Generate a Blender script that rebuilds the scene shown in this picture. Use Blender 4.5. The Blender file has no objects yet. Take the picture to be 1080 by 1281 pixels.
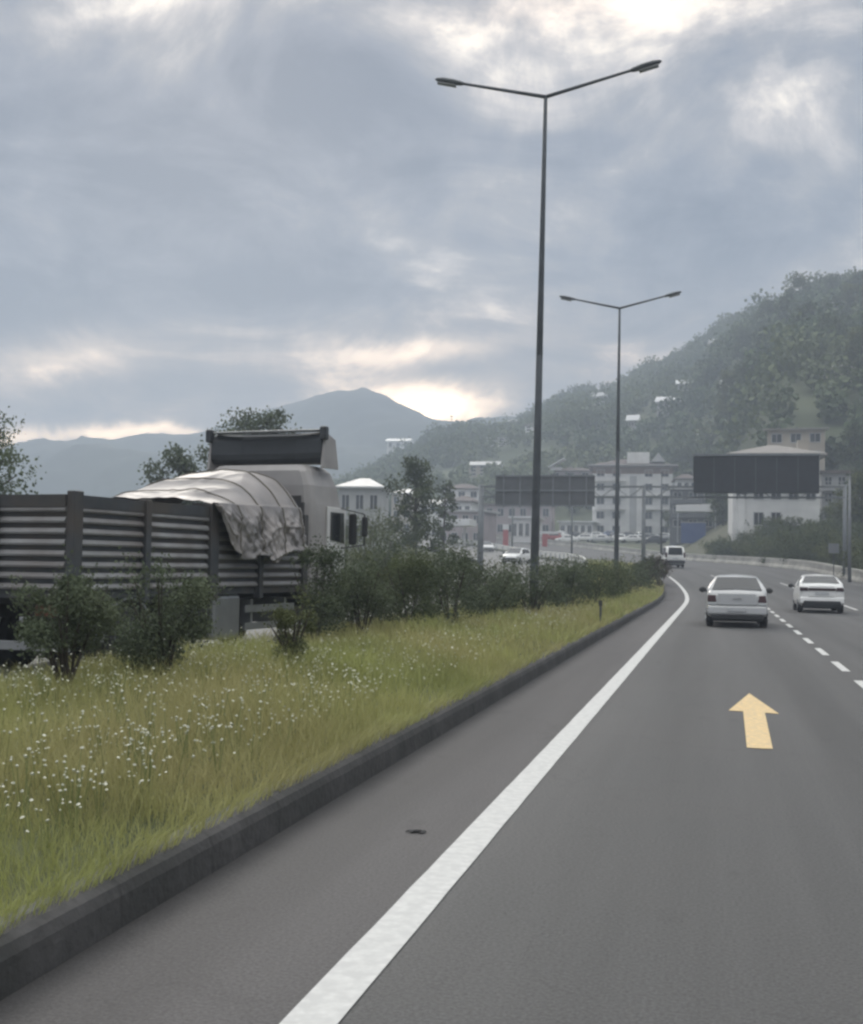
import bpy, math, random
import numpy as np
from mathutils import Vector, Matrix

S = bpy.context.scene
R = math.radians
# ------------------------------------------------------------------ camera
FPX, PCX, PCY, EYE = 1500.0, 540.0, 640.5, 1.65      # photo pixels (1080 x 1281)
def _cam():
    p = R(0.9)
    v = np.array([(898 - PCX) / FPX, (PCY - 711) / FPX, 1.0]); v /= np.linalg.norm(v)
    a = math.cos(p) * v[0] - math.sin(p) * v[1]; b = math.sin(p) * v[0] + math.cos(p) * v[1]
    psi = math.asin(a); pit = math.asin(-b / math.cos(psi))
    r0 = np.array([math.cos(psi), math.sin(psi), 0]); fh = np.array([-math.sin(psi), math.cos(psi), 0])
    f = fh * math.cos(pit) + np.array([0, 0, math.sin(pit)])
    u0 = -fh * math.sin(pit) + np.array([0, 0, math.cos(pit)])
    return math.cos(p) * r0 + math.sin(p) * u0, math.cos(p) * u0 - math.sin(p) * r0, f
CR, CU, CF = _cam()
def ray(px, py): return (px - PCX) / FPX * CR + (PCY - py) / FPX * CU + CF
def P(px, py, d):                                     # the point at forward distance d seen at a photo pixel
    q = ray(px, py); t = d / q[1]
    return Vector((q[0] * t, d, EYE + q[2] * t))
cam = bpy.data.cameras.new('camera'); cam.lens = 36 * FPX / 1281; cam.sensor_width = 36; cam.clip_end = 9000; cam.clip_start = .05
co = bpy.data.objects.new('camera', cam); S.collection.objects.link(co); S.camera = co
co.matrix_world = Matrix(((CR[0], CU[0], -CF[0], 0), (CR[1], CU[1], -CF[1], 0), (CR[2], CU[2], -CF[2], EYE), (0, 0, 0, 1)))
S.view_settings.view_transform = 'Standard'; S.view_settings.look = 'None'
S.view_settings.exposure = 0.2; S.view_settings.gamma = 1.0
S.render.engine = 'CYCLES'
cy = S.cycles
cy.max_bounces = 6; cy.diffuse_bounces = 3; cy.glossy_bounces = 3; cy.transmission_bounces = 4; cy.transparent_max_bounces = 8; cy.volume_bounces = 1
cy.filter_width = 2.6; cy.use_denoising = True; cy.caustics_reflective = False; cy.caustics_refractive = False

# ------------------------------------------------------------------ sky, sun
SUN_EL, SUN_AZ = R(24), R(-24)                        # azimuth from +Y, towards -X
W = bpy.data.worlds.new('World'); S.world = W; W.use_nodes = True
nt = W.node_tree; N = nt.nodes; Lk = nt.links
for n in list(N): N.remove(n)
def nd(t, **k):
    n = N.new(t)
    for a, b in k.items(): setattr(n, a, b)
    return n
def mth(op, a, b=None, c=None, clamp=False):
    n = nd('ShaderNodeMath', operation=op, use_clamp=clamp)
    for i, v in enumerate((a, b, c)):
        if v is None: continue
        if isinstance(v, (int, float)): n.inputs[i].default_value = v
        else: Lk.new(v, n.inputs[i])
    return n.outputs[0]
tc = nd('ShaderNodeTexCoord'); sep = nd('ShaderNodeSeparateXYZ'); Lk.new(tc.outputs['Generated'], sep.inputs[0])
ysafe = mth('MAXIMUM', sep.outputs[1], 0.05)
s_ = mth('DIVIDE', sep.outputs[0], ysafe); t_ = mth('DIVIDE', sep.outputs[2], ysafe)
zz = mth('ADD', mth('MAXIMUM', sep.outputs[2], 0.0), 0.20)
cxy = nd('ShaderNodeCombineXYZ'); Lk.new(mth('DIVIDE', sep.outputs[0], zz), cxy.inputs[0]); Lk.new(mth('DIVIDE', sep.outputs[1], zz), cxy.inputs[1])
def wnoise(vec, scale, detail, rough, dist=0.0):
    n = nd('ShaderNodeTexNoise'); n.inputs['Scale'].default_value = scale; n.inputs['Detail'].default_value = detail
    n.inputs['Roughness'].default_value = rough; n.inputs['Distortion'].default_value = dist
    Lk.new(vec, n.inputs['Vector']); return n
n1 = wnoise(cxy.outputs[0], 0.95, 5, 0.55, 0.5)
n2 = wnoise(cxy.outputs[0], 2.6, 8, 0.62, 0.6)
n3 = wnoise(tc.outputs['Generated'], 6.5, 7, 0.62, 0.5)
warp = nd('ShaderNodeVectorMath', operation='MULTIPLY_ADD')
st = nd('ShaderNodeCombineXYZ'); Lk.new(s_, st.inputs[0]); Lk.new(t_, st.inputs[1])
Lk.new(n3.outputs['Color'], warp.inputs[0]); warp.inputs[1].default_value = (0.22, 0.075, 0); Lk.new(st.outputs[0], warp.inputs[2])
field = mth('MULTIPLY_ADD', mth('SUBTRACT', n1.outputs['Fac'], 0.5), 1.7, 0.34)
field = mth('MULTIPLY_ADD', mth('SUBTRACT', n2.outputs['Fac'], 0.5), 1.9, field)
field = mth('MULTIPLY_ADD', mth('SUBTRACT', n3.outputs['Fac'], 0.5), 1.35, field)
# broad cloud banks and breaks, by direction: (px, py, half-width, half-height, amount)
BL = [(60, 440, 130, 36, .36), (555, 436, 120, 22, .24), (545, 500, 95, 26, .55), (120, 545, 130, 14, .42), (770, 8, 190, 50, .34), (1060, 110, 80, 100, .07),
      (960, 232, 50, 26, .12), (330, 255, 130, 42, .13), (180, 130, 260, 85, -.17), (400, 370, 230, 40, -.14), (60, 300, 150, 60, -.10), (930, 340, 150, 60, .06), (150, 5, 260, 24, .16)]
acc = None
for px, py, a, b, amp in BL:
    q = ray(px, py)
    sb = nd('ShaderNodeVectorMath', operation='SUBTRACT'); Lk.new(warp.outputs[0], sb.inputs[0]); sb.inputs[1].default_value = (q[0] / q[1] + .11, q[2] / q[1] + .0375, 0)
    ml = nd('ShaderNodeVectorMath', operation='MULTIPLY'); Lk.new(sb.outputs[0], ml.inputs[0]); ml.inputs[1].default_value = (FPX / a, FPX / b, 0)
    dt = nd('ShaderNodeVectorMath', operation='DOT_PRODUCT'); Lk.new(ml.outputs[0], dt.inputs[0]); Lk.new(ml.outputs[0], dt.inputs[1])
    e = mth('MULTIPLY', mth('EXPONENT', mth('MULTIPLY', dt.outputs['Value'], -1.0)), amp)
    acc = e if acc is None else mth('ADD', acc, e)
acc = mth('MULTIPLY', acc, mth('GREATER_THAN', sep.outputs[1], 0.05))
field = mth('ADD', field, acc)
ramp = nd('ShaderNodeValToRGB'); Lk.new(field, ramp.inputs[0])
els = ramp.color_ramp.elements
els[0].position = 0.0; els[0].color = (.056, .078, .116, 1); els[1].position = 1.0; els[1].color = (1, .86, .68, 1)
for pos, c in ((.27, (.124, .142, .178, 1)), (.46, (.203, .207, .222, 1)), (.64, (.39, .365, .35, 1)), (.82, (.74, .67, .58, 1))):
    e = els.new(pos); e.color = c
wrm = nd('ShaderNodeMapRange', interpolation_type='SMOOTHSTEP'); Lk.new(t_, wrm.inputs[0]); wrm.inputs[1].default_value = .27; wrm.inputs[2].default_value = .10
wmx = nd('ShaderNodeMix', data_type='RGBA', blend_type='MULTIPLY'); Lk.new(wrm.outputs[0], wmx.inputs['Factor']); Lk.new(ramp.outputs[0], wmx.inputs['A']); wmx.inputs['B'].default_value = (1.42, 1.14, .90, 1)
gain = nd('ShaderNodeMapRange', interpolation_type='SMOOTHSTEP'); Lk.new(sep.outputs[2], gain.inputs[0])
gain.inputs[1].default_value = .44; gain.inputs[2].default_value = .85; gain.inputs[3].default_value = 17.5; gain.inputs[4].default_value = 45.0
zen = nd('ShaderNodeMapRange', interpolation_type='SMOOTHSTEP'); Lk.new(sep.outputs[2], zen.inputs[0]); zen.inputs[1].default_value = .44; zen.inputs[2].default_value = .7
zmix = nd('ShaderNodeMix', data_type='RGBA'); Lk.new(zen.outputs[0], zmix.inputs['Factor']); Lk.new(wmx.outputs['Result'], zmix.inputs['A']); zmix.inputs['B'].default_value = (.43, .43, .42, 1)
bright = nd('ShaderNodeVectorMath', operation='SCALE'); Lk.new(zmix.outputs['Result'], bright.inputs[0]); Lk.new(gain.outputs[0], bright.inputs['Scale'])
skyt = nd('ShaderNodeTexSky', sky_type='NISHITA', sun_disc=False); skyt.sun_elevation = SUN_EL; skyt.sun_rotation = SUN_AZ
mixs = nd('ShaderNodeMix', data_type='RGBA'); mixs.inputs['Factor'].default_value = .94
Lk.new(skyt.outputs[0], mixs.inputs['A']); Lk.new(bright.outputs[0], mixs.inputs['B'])
glow = None                                            # sun breaking through low down, by direction
for px, py, a, b, amp in [(520, 498, 80, 22, 62), (585, 515, 45, 18, 70), (55, 445, 110, 26, 15), (550, 432, 110, 16, 13), (110, 546, 130, 12, 60), (200, 543, 60, 9, 40), (780, 0, 170, 36, 5)]:
    q = ray(px, py)
    sb = nd('ShaderNodeVectorMath', operation='SUBTRACT'); Lk.new(warp.outputs[0], sb.inputs[0]); sb.inputs[1].default_value = (q[0] / q[1] + .11, q[2] / q[1] + .0375, 0)
    ml = nd('ShaderNodeVectorMath', operation='MULTIPLY'); Lk.new(sb.outputs[0], ml.inputs[0]); ml.inputs[1].default_value = (FPX / a, FPX / b, 0)
    dt = nd('ShaderNodeVectorMath', operation='DOT_PRODUCT'); Lk.new(ml.outputs[0], dt.inputs[0]); Lk.new(ml.outputs[0], dt.inputs[1])
    e = mth('MULTIPLY', mth('EXPONENT', mth('MULTIPLY', dt.outputs['Value'], -1.0)), amp)
    glow = e if glow is None else mth('ADD', glow, e)
glow = mth('MULTIPLY', mth('MULTIPLY', glow, mth('GREATER_THAN', sep.outputs[1], 0.05)), mth('MULTIPLY_ADD', n3.outputs['Fac'], 2.0, -.2, True))
gcol = nd('ShaderNodeVectorMath', operation='SCALE'); gcol.inputs[0].default_value = (1.0, .73, .47); Lk.new(glow, gcol.inputs['Scale'])
gadd = nd('ShaderNodeVectorMath', operation='ADD'); Lk.new(mixs.outputs['Result'], gadd.inputs[0]); Lk.new(gcol.outputs[0], gadd.inputs[1])
bg = nd('ShaderNodeBackground'); bg.inputs['Strength'].default_value = 0.10; Lk.new(gadd.outputs[0], bg.inputs[0])
wo = nd('ShaderNodeOutputWorld'); Lk.new(bg.outputs[0], wo.inputs[0])
sl = bpy.data.lights.new('sun', 'SUN'); sl.energy = 1.3; sl.angle = R(18); sl.color = (1, .93, .83)
so = bpy.data.objects.new('sun', sl); S.collection.objects.link(so)
sd = Vector((math.sin(SUN_AZ) * math.cos(SUN_EL), math.cos(SUN_AZ) * math.cos(SUN_EL), math.sin(SUN_EL)))
so.rotation_euler = (-sd).to_track_quat('-Z', 'Y').to_euler(); so.location = (0, 0, 40)

# ------------------------------------------------------------------ helpers
COL = S.collection
def mat(name, col, rough=.65, metal=0., var=.18, scale=6., bump=0., bscale=None, coat=0., spec=.5, transl=0., detail=4., col2=None, scale2=None, uv=False, trans=0.):
    m = bpy.data.materials.new(name); m.use_nodes = True
    t = m.node_tree; b = t.nodes['Principled BSDF']; L = t.links
    b.inputs['Roughness'].default_value = rough; b.inputs['Metallic'].default_value = metal
    b.inputs['Specular IOR Level'].default_value = spec; b.inputs['Coat Weight'].default_value = coat
    b.inputs['Coat Roughness'].default_value = .08
    tcn = t.nodes.new('ShaderNodeTexCoord'); src = tcn.outputs['UV' if uv else 'Object']
    nz = t.nodes.new('ShaderNodeTexNoise'); nz.inputs['Scale'].default_value = scale; nz.inputs['Detail'].default_value = detail; L.new(src, nz.inputs['Vector'])
    rp = t.nodes.new('ShaderNodeValToRGB'); L.new(nz.outputs['Fac'], rp.inputs[0])
    rp.color_ramp.elements[0].position = .3; rp.color_ramp.elements[1].position = .7
    rp.color_ramp.elements[0].color = tuple(c * (1 - var) for c in col) + (1,); rp.color_ramp.elements[1].color = tuple(min(1, c * (1 + var)) for c in col) + (1,)
    out = rp.outputs[0]
    if col2:
        n2 = t.nodes.new('ShaderNodeTexNoise'); n2.inputs['Scale'].default_value = scale2 or scale * .2; n2.inputs['Detail'].default_value = 3; L.new(src, n2.inputs['Vector'])
        r2 = t.nodes.new('ShaderNodeValToRGB'); L.new(n2.outputs['Fac'], r2.inputs[0]); r2.color_ramp.elements[0].position = .4; r2.color_ramp.elements[1].position = .62
        mx = t.nodes.new('ShaderNodeMix'); mx.data_type = 'RGBA'; L.new(r2.outputs[0], mx.inputs['Factor']); L.new(out, mx.inputs['A']); mx.inputs['B'].default_value = tuple(col2) + (1,); out = mx.outputs['Result']
    L.new(out, b.inputs['Base Color'])
    if bump:
        nb = t.nodes.new('ShaderNodeTexNoise'); nb.inputs['Scale'].default_value = bscale or scale * 4; nb.inputs['Detail'].default_value = 3; L.new(src, nb.inputs['Vector'])
        bp = t.nodes.new('ShaderNodeBump'); bp.inputs['Strength'].default_value = bump; bp.inputs['Distance'].default_value = .02; L.new(nb.outputs['Fac'], bp.inputs['Height']); L.new(bp.outputs[0], b.inputs['Normal'])
    if transl:
        tr = t.nodes.new('ShaderNodeBsdfTranslucent'); L.new(out, tr.inputs[0]); ms = t.nodes.new('ShaderNodeMixShader'); ms.inputs[0].default_value = transl
        L.new(b.outputs[0], ms.inputs[1]); L.new(tr.outputs[0], ms.inputs[2]); L.new(ms.outputs[0], t.nodes['Material Output'].inputs[0])
    return m

def pchip(xs, ys):
    xs = np.array(xs, float); ys = np.array(ys, float); h = np.diff(xs); d = np.diff(ys) / h
    m = np.zeros_like(xs); m[0] = d[0]; m[-1] = d[-1]
    for i in range(1, len(xs) - 1):
        if d[i - 1] * d[i] > 0:
            w1 = 2 * h[i] + h[i - 1]; w2 = h[i] + 2 * h[i - 1]; m[i] = (w1 + w2) / (w1 / d[i - 1] + w2 / d[i])
    def f(x):
        x = np.clip(x, xs[0], xs[-1]); i = np.clip(np.searchsorted(xs, x) - 1, 0, len(xs) - 2); t = (x - xs[i]) / h[i]
        return ys[i] * (2 * t**3 - 3 * t**2 + 1) + h[i] * m[i] * (t**3 - 2 * t**2 + t) + ys[i + 1] * (3 * t**2 - 2 * t**3) + h[i] * m[i + 1] * (t**3 - t**2)
    return f
def sstep(a, b, x):
    t = np.clip((x - a) / (b - a), 0, 1); return t * t * (3 - 2 * t)

class MB:
    """collects shapes, links them as ONE mesh object"""
    def __init__(s): s.v = []; s.f = []; s.m = []; s.mi = 0
    def add(s, vs, fs):
        o = len(s.v); s.v += [tuple(map(float, q)) for q in vs]; s.f += [tuple(i + o for i in q) for q in fs]; s.m += [s.mi] * len(fs); return s
    def box(s, x0, x1, y0, y1, z0, z1, top=None, rz=0, about=(0, 0)):
        # top = (tx0, tx1, ty0, ty1) for a tapered box
        t = top or (x0, x1, y0, y1)
        vs = [(x0, y0, z0), (x1, y0, z0), (x1, y1, z0), (x0, y1, z0), (t[0], t[2], z1), (t[1], t[2], z1), (t[1], t[3], z1), (t[0], t[3], z1)]
        if rz:
            c, q = math.cos(rz), math.sin(rz); vs = [(about[0] + (x - about[0]) * c - (y - about[1]) * q, about[1] + (x - about[0]) * q + (y - about[1]) * c, z) for x, y, z in vs]
        return s.add(vs, [(0, 3, 2, 1), (4, 5, 6, 7), (0, 1, 5, 4), (1, 2, 6, 5), (2, 3, 7, 6), (3, 0, 4, 7)])
    def tube(s, a, b, ra, rb=None, n=8, cap=True):
        rb = ra if rb is None else rb; a = Vector(a); b = Vector(b); d = (b - a).normalized()
        x = d.orthogonal().normalized(); y = d.cross(x); vs = []
        for p, r in ((a, ra), (b, rb)):
            vs += [p + (x * math.cos(2 * math.pi * i / n) + y * math.sin(2 * math.pi * i / n)) * r for i in range(n)]
        fs = [(i, (i + 1) % n, n + (i + 1) % n, n + i) for i in range(n)]
        if cap: fs += [tuple(range(n))[::-1], tuple(range(n, 2 * n))]
        return s.add(vs, fs)
    def path(s, pts, rs, n=6):
        for i in range(len(pts) - 1): s.tube(pts[i], pts[i + 1], rs[i], rs[i + 1], n)
        return s
    def loft(s, rings, cap=True, close=True):
        n = len(rings[0]); vs = [q for r in rings for q in r]; fs = []
        for k in range(len(rings) - 1):
            for i in range(n if close else n - 1):
                j = (i + 1) % n; fs.append((k * n + i, k * n + j, (k + 1) * n + j, (k + 1) * n + i))
        if cap: fs += [tuple(range(n))[::-1], tuple(range((len(rings) - 1) * n, len(rings) * n))]
        return s.add(vs, fs)
    def prism(s, poly, axis, a, b):
        # poly of 2D points extruded along axis ('x','y','z') from a to b
        def pt(u, w, k): return {'x': (k, u, w), 'y': (u, k, w), 'z': (u, w, k)}[axis]
        n = len(poly); vs = [pt(u, w, a) for u, w in poly] + [pt(u, w, b) for u, w in poly]
        return s.add(vs, [tuple(range(n)), tuple(range(n, 2 * n))[::-1]] + [(i, n + i, n + (i + 1) % n, (i + 1) % n) for i in range(n)])
    def blob(s, c, rx, ry, rz, n=10, k=6):
        rings = []
        for j in range(k + 1):
            a = math.pi * (j + .02) / (k + .04) - math.pi / 2
            rings.append([(c[0] + rx * math.cos(a) * math.cos(2 * math.pi * i / n), c[1] + ry * math.cos(a) * math.sin(2 * math.pi * i / n), c[2] + rz * math.sin(a)) for i in range(n)])
        return s.loft(rings)
    def build(s, name, mats, parent=None, smooth=False, bevel=0, seg=2, fix=True):
        me = bpy.data.meshes.new(name); me.from_pydata(s.v, [], s.f)
        for m in (mats if isinstance(mats, (list, tuple)) else [mats]): me.materials.append(m)
        if any(s.m): me.polygons.foreach_set('material_index', s.m)
        if fix:
            import bmesh
            bm = bmesh.new(); bm.from_mesh(me); bmesh.ops.recalc_face_normals(bm, faces=bm.faces); bm.to_mesh(me); bm.free()
        return finish(name, me, parent, smooth, bevel, seg)
def finish(name, me, parent=None, smooth=False, bevel=0, seg=2):
    if smooth: me.polygons.foreach_set('use_smooth', [True] * len(me.polygons))
    o = bpy.data.objects.new(name, me); COL.objects.link(o)
    if parent: o.parent = parent
    if bevel:
        b = o.modifiers.new('bevel', 'BEVEL'); b.width = bevel; b.segments = seg; b.limit_method = 'ANGLE'; b.angle_limit = R(35)
    return o
def np_mesh(name, V, F, mats, parent=None, smooth=False, mi=None, uv=None):
    """V (n,3), F (k,4) or (k,3) arrays"""
    V = np.ascontiguousarray(V, np.float32); F = np.ascontiguousarray(F, np.int32); k, c = F.shape
    me = bpy.data.meshes.new(name); me.vertices.add(len(V)); me.vertices.foreach_set('co', V.ravel())
    me.loops.add(k * c); me.loops.foreach_set('vertex_index', F.ravel())
    me.polygons.add(k); me.polygons.foreach_set('loop_start', np.arange(0, k * c, c, dtype=np.int32))
    for m in (mats if isinstance(mats, (list, tuple)) else [mats]): me.materials.append(m)
    if mi is not None: me.polygons.foreach_set('material_index', np.asarray(mi, np.int32))
    me.update(calc_edges=True)
    if uv is not None:
        l = me.uv_layers.new(name='UVMap'); l.data.foreach_set('uv', np.ascontiguousarray(uv[F.ravel()], np.float32).ravel())
    return finish(name, me, parent, smooth)
def tag(o, label=None, cat=None, group=None, kind=None):
    if label: o['label'] = label
    if cat: o['category'] = cat
    if group: o['group'] = group
    if kind: o['kind'] = kind
    return o
def thing(name, loc, label, cat, group=None, rz=0):
    o = bpy.data.objects.new(name, None); COL.objects.link(o); o.location = loc; o.rotation_euler = (0, 0, rz); o.empty_display_size = .3
    return tag(o, label, cat, group)
KIDS = {}
def copy_tree(o, parent=None, loc=None, rz=None, scale=None, label=None, swap=None):
    c = o.copy(); COL.objects.link(c)
    if parent: c.parent = parent
    if loc is not None: c.location = loc
    if rz is not None: c.rotation_euler = (0, 0, rz)
    if scale is not None: c.scale = scale
    if label: c['label'] = label
    if swap and c.type == 'MESH' and c.data.materials:
        for i, m in enumerate(o.data.materials):
            if m in swap:
                key = (o.data.name, swap[m].name)
                if key not in KIDS:
                    KIDS[key] = o.data.copy(); KIDS[key].materials[i] = swap[m]
                c.data = KIDS[key]
    for ch in list(o.children): copy_tree(ch, c, swap=swap)
    return c

# ------------------------------------------------------------------ road shape
cz = pchip([-60, 48, 60, 70, 92, 104, 120, 150, 200, 260, 400, 900, 4000], [0, 0, .06, .23, 1.03, 1.55, 1.95, 2.6, 5.0, 8, 13, 22, 30])
def cx(y):
    y = np.asarray(y, float); q = np.clip(y - 55, 0, 150); return -q * q / 600 - np.clip(y - 205, 0, None) * .5
def cs(y): return -np.clip(np.asarray(y, float) - 55, 0, 150) / 300
def RP(L, s, dz=0.):
    t = float(cs(s)); n = math.hypot(1, t)
    return Vector((float(cx(s)) + L / n, s - L * t / n, float(cz(s)) + dz))
def lat(x, y): return (x - cx(y)) / np.sqrt(1 + cs(y)**2)
def T(x, y):                                          # terrain beside the roads
    L = lat(x, y); z = cz(y)
    z = z + 4.6 * sstep(12.4, 25, L) * sstep(30, 75, y) * (1 - sstep(150, 185, y) * (1 - sstep(-7, 3, x)))
    z = z + .8 * sstep(-17.2, -22, L)
    road = sstep(-17.0, -16.6, L) * (1 - sstep(11.7, 12.1, L)) * (1 - sstep(250, 262, y))
    return z - .5 * road

def vnoise(x, y, seed, sc):
    """smooth value noise"""
    x = np.asarray(x, float) / sc; y = np.asarray(y, float) / sc; xi = np.floor(x).astype(int); yi = np.floor(y).astype(int); fx = x - xi; fy = y - yi
    fx = fx * fx * (3 - 2 * fx); fy = fy * fy * (3 - 2 * fy)
    def h(a, b):
        n = (a * 374761393 + b * 668265263 + seed * 974711) & 0x7fffffff; n = ((n ^ (n >> 13)) * 1274126177) & 0x7fffffff
        return ((n ^ (n >> 16)) & 0xffff) / 65535.
    return (h(xi, yi) * (1 - fx) + h(xi + 1, yi) * fx) * (1 - fy) + (h(xi, yi + 1) * (1 - fx) + h(xi + 1, yi + 1) * fx) * fy * 1.0
def fbm(x, y, seed, sc, o=4):
    r = 0; a = 1.; t = 0
    for i in range(o): r = r + a * vnoise(x, y, seed + i * 7, sc / 2**i); t += a; a *= .5
    return r / t

def strip(name, L0, L1, s0, s1, dz, m, n=2, step=1.5, zf=None):
    ss = np.arange(s0, s1 + step * .5, step); ls = np.linspace(L0, L1, n); V = []; U = []
    for s in ss:
        for l in ls:
            p = RP(l, s, dz + (zf(l, s) if zf else 0)); V.append(p); U.append((l, s))
    k = len(ss); F = [(i * n + j, i * n + j + 1, (i + 1) * n + j + 1, (i + 1) * n + j) for i in range(k - 1) for j in range(n - 1)]
    return np_mesh(name, np.array(V), np.array(F), m, uv=np.array(U), smooth=True)

# ------------------------------------------------------------------ materials of the setting
def asphalt(name, col, tint):
    m = bpy.data.materials.new(name); m.use_nodes = True; t = m.node_tree; b = t.nodes['Principled BSDF']; L = t.links
    uv = t.nodes.new('ShaderNodeUVMap')
    def nz(scale, det, sx=1, sy=1, rough=.6):
        mp = t.nodes.new('ShaderNodeMapping'); mp.inputs['Scale'].default_value = (sx, sy, 1); L.new(uv.outputs[0], mp.inputs[0])
        n = t.nodes.new('ShaderNodeTexNoise'); n.inputs['Scale'].default_value = scale; n.inputs['Detail'].default_value = det; n.inputs['Roughness'].default_value = rough; L.new(mp.outputs[0], n.inputs['Vector']); return n.outputs['Fac']
    grain = nz(55, 3, rough=.75); wear = nz(.9, 4, 1.5, .06); blot = nz(.55, 5); spk = nz(120, 2)
    def ramp(src, a, ca, b_, cb):
        r = t.nodes.new('ShaderNodeValToRGB'); r.color_ramp.elements[0].position = a; r.color_ramp.elements[0].color = ca + (1,); r.color_ramp.elements[1].position = b_; r.color_ramp.elements[1].color = cb + (1,); L.new(src, r.inputs[0]); return r.outputs[0]
    def mix(f, a, b_, bt='MIX'):
        x = t.nodes.new('ShaderNodeMix'); x.data_type = 'RGBA'; x.blend_type = bt
        if isinstance(f, float): x.inputs['Factor'].default_value = f
        else: L.new(f, x.inputs['Factor'])
        L.new(a, x.inputs['A']); L.new(b_, x.inputs['B']); return x.outputs['Result']
    base = ramp(wear, .34, tuple(c * .74 for c in col), .66, tuple(c * 1.20 for c in col))
    tin = ramp(blot, .35, col, .7, tint)
    c = mix(.45, base, tin)
    sxx = t.nodes.new('ShaderNodeSeparateXYZ'); L.new(uv.outputs[0], sxx.inputs[0]); tk = t.nodes.new('ShaderNodeMath'); tk.operation = 'MULTIPLY_ADD'; L.new(sxx.outputs[0], tk.inputs[0]); tk.inputs[1].default_value = 3.59; tk.inputs[2].default_value = -1.15 + 3.1416
    cs_ = t.nodes.new('ShaderNodeMath'); cs_.operation = 'COSINE'; L.new(tk.outputs[0], cs_.inputs[0]); c = mix(.8, c, ramp(cs_.outputs[0], .0, (1.04,) * 3, 1.0, (.86,) * 3), 'MULTIPLY')
    g = ramp(grain, .25, (.55,) * 3, .75, (1.4,) * 3)
    c = mix(1.0, c, g, 'MULTIPLY')
    vor = t.nodes.new('ShaderNodeTexVoronoi'); vor.feature = 'DISTANCE_TO_EDGE'; vor.inputs['Scale'].default_value = .32; dw = t.nodes.new('ShaderNodeTexNoise'); dw.inputs['Scale'].default_value = 1.7; dw.inputs['Detail'].default_value = 5
    L.new(uv.outputs[0], dw.inputs['Vector']); va = t.nodes.new('ShaderNodeVectorMath'); va.operation = 'MULTIPLY_ADD'; L.new(dw.outputs['Color'], va.inputs[0]); va.inputs[1].default_value = (1.2, 1.2, 0); L.new(uv.outputs[0], va.inputs[2]); L.new(va.outputs[0], vor.inputs['Vector'])
    ck = ramp(vor.outputs['Distance'], .0012, (.62,) * 3, .0045, (1.,) * 3); c = mix(.30, c, ck, 'MULTIPLY')
    st = ramp(nz(2.3, 5, 1.0, .5), .63, (1.,) * 3, .72, (.80,) * 3); c = mix(.8, c, st, 'MULTIPLY')
    L.new(c, b.inputs['Base Color'])
    b.inputs['Roughness'].default_value = .78; b.inputs['Specular IOR Level'].default_value = .35
    bp = t.nodes.new('ShaderNodeBump'); bp.inputs['Strength'].default_value = .35; bp.inputs['Distance'].default_value = .006; L.new(spk, bp.inputs['Height']); L.new(bp.outputs[0], b.inputs['Normal'])
    return m
M = {}
def kerb_side_tone(m):                                       # darkens an uneven band of the asphalt along the kerb
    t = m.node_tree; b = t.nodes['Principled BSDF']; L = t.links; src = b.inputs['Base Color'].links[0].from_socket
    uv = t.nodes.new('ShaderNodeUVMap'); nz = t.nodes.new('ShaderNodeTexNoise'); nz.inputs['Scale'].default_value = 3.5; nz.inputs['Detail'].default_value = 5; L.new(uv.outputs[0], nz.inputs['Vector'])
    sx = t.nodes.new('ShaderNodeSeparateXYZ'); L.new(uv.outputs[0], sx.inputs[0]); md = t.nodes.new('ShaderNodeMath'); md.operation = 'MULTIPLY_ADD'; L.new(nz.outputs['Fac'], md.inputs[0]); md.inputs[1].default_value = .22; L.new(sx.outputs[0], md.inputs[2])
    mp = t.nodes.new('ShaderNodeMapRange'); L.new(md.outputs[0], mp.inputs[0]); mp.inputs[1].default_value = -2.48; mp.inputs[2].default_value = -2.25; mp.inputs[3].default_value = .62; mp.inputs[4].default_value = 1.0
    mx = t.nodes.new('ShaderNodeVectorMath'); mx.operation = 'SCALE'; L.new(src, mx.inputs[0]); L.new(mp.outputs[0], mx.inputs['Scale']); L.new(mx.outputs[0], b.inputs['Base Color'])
M['lane'] = asphalt('asphalt_lane', (.088, .088, .088), (.097, .094, .093))
M['shoulder'] = asphalt('asphalt_shoulder', (.080, .077, .078), (.088, .083, .083))
kerb_side_tone(M['shoulder'])
M['oldroad'] = asphalt('asphalt_pale', (.16, .16, .155), (.19, .185, .175))
M['paint'] = mat('white_road_paint', (.58, .58, .565), .8, var=.07, scale=30, col2=(.51, .51, .50), scale2=14)
M['yellow'] = mat('cream_yellow_road_paint', (.72, .53, .27), .8, var=.10, scale=20, col2=(.56, .44, .27), scale2=16)
M['concrete'] = mat('kerb_concrete', (.066, .064, .063), .9, var=.25, scale=5, bump=.5, bscale=18, col2=(.045, .045, .043), scale2=1.6)
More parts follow.
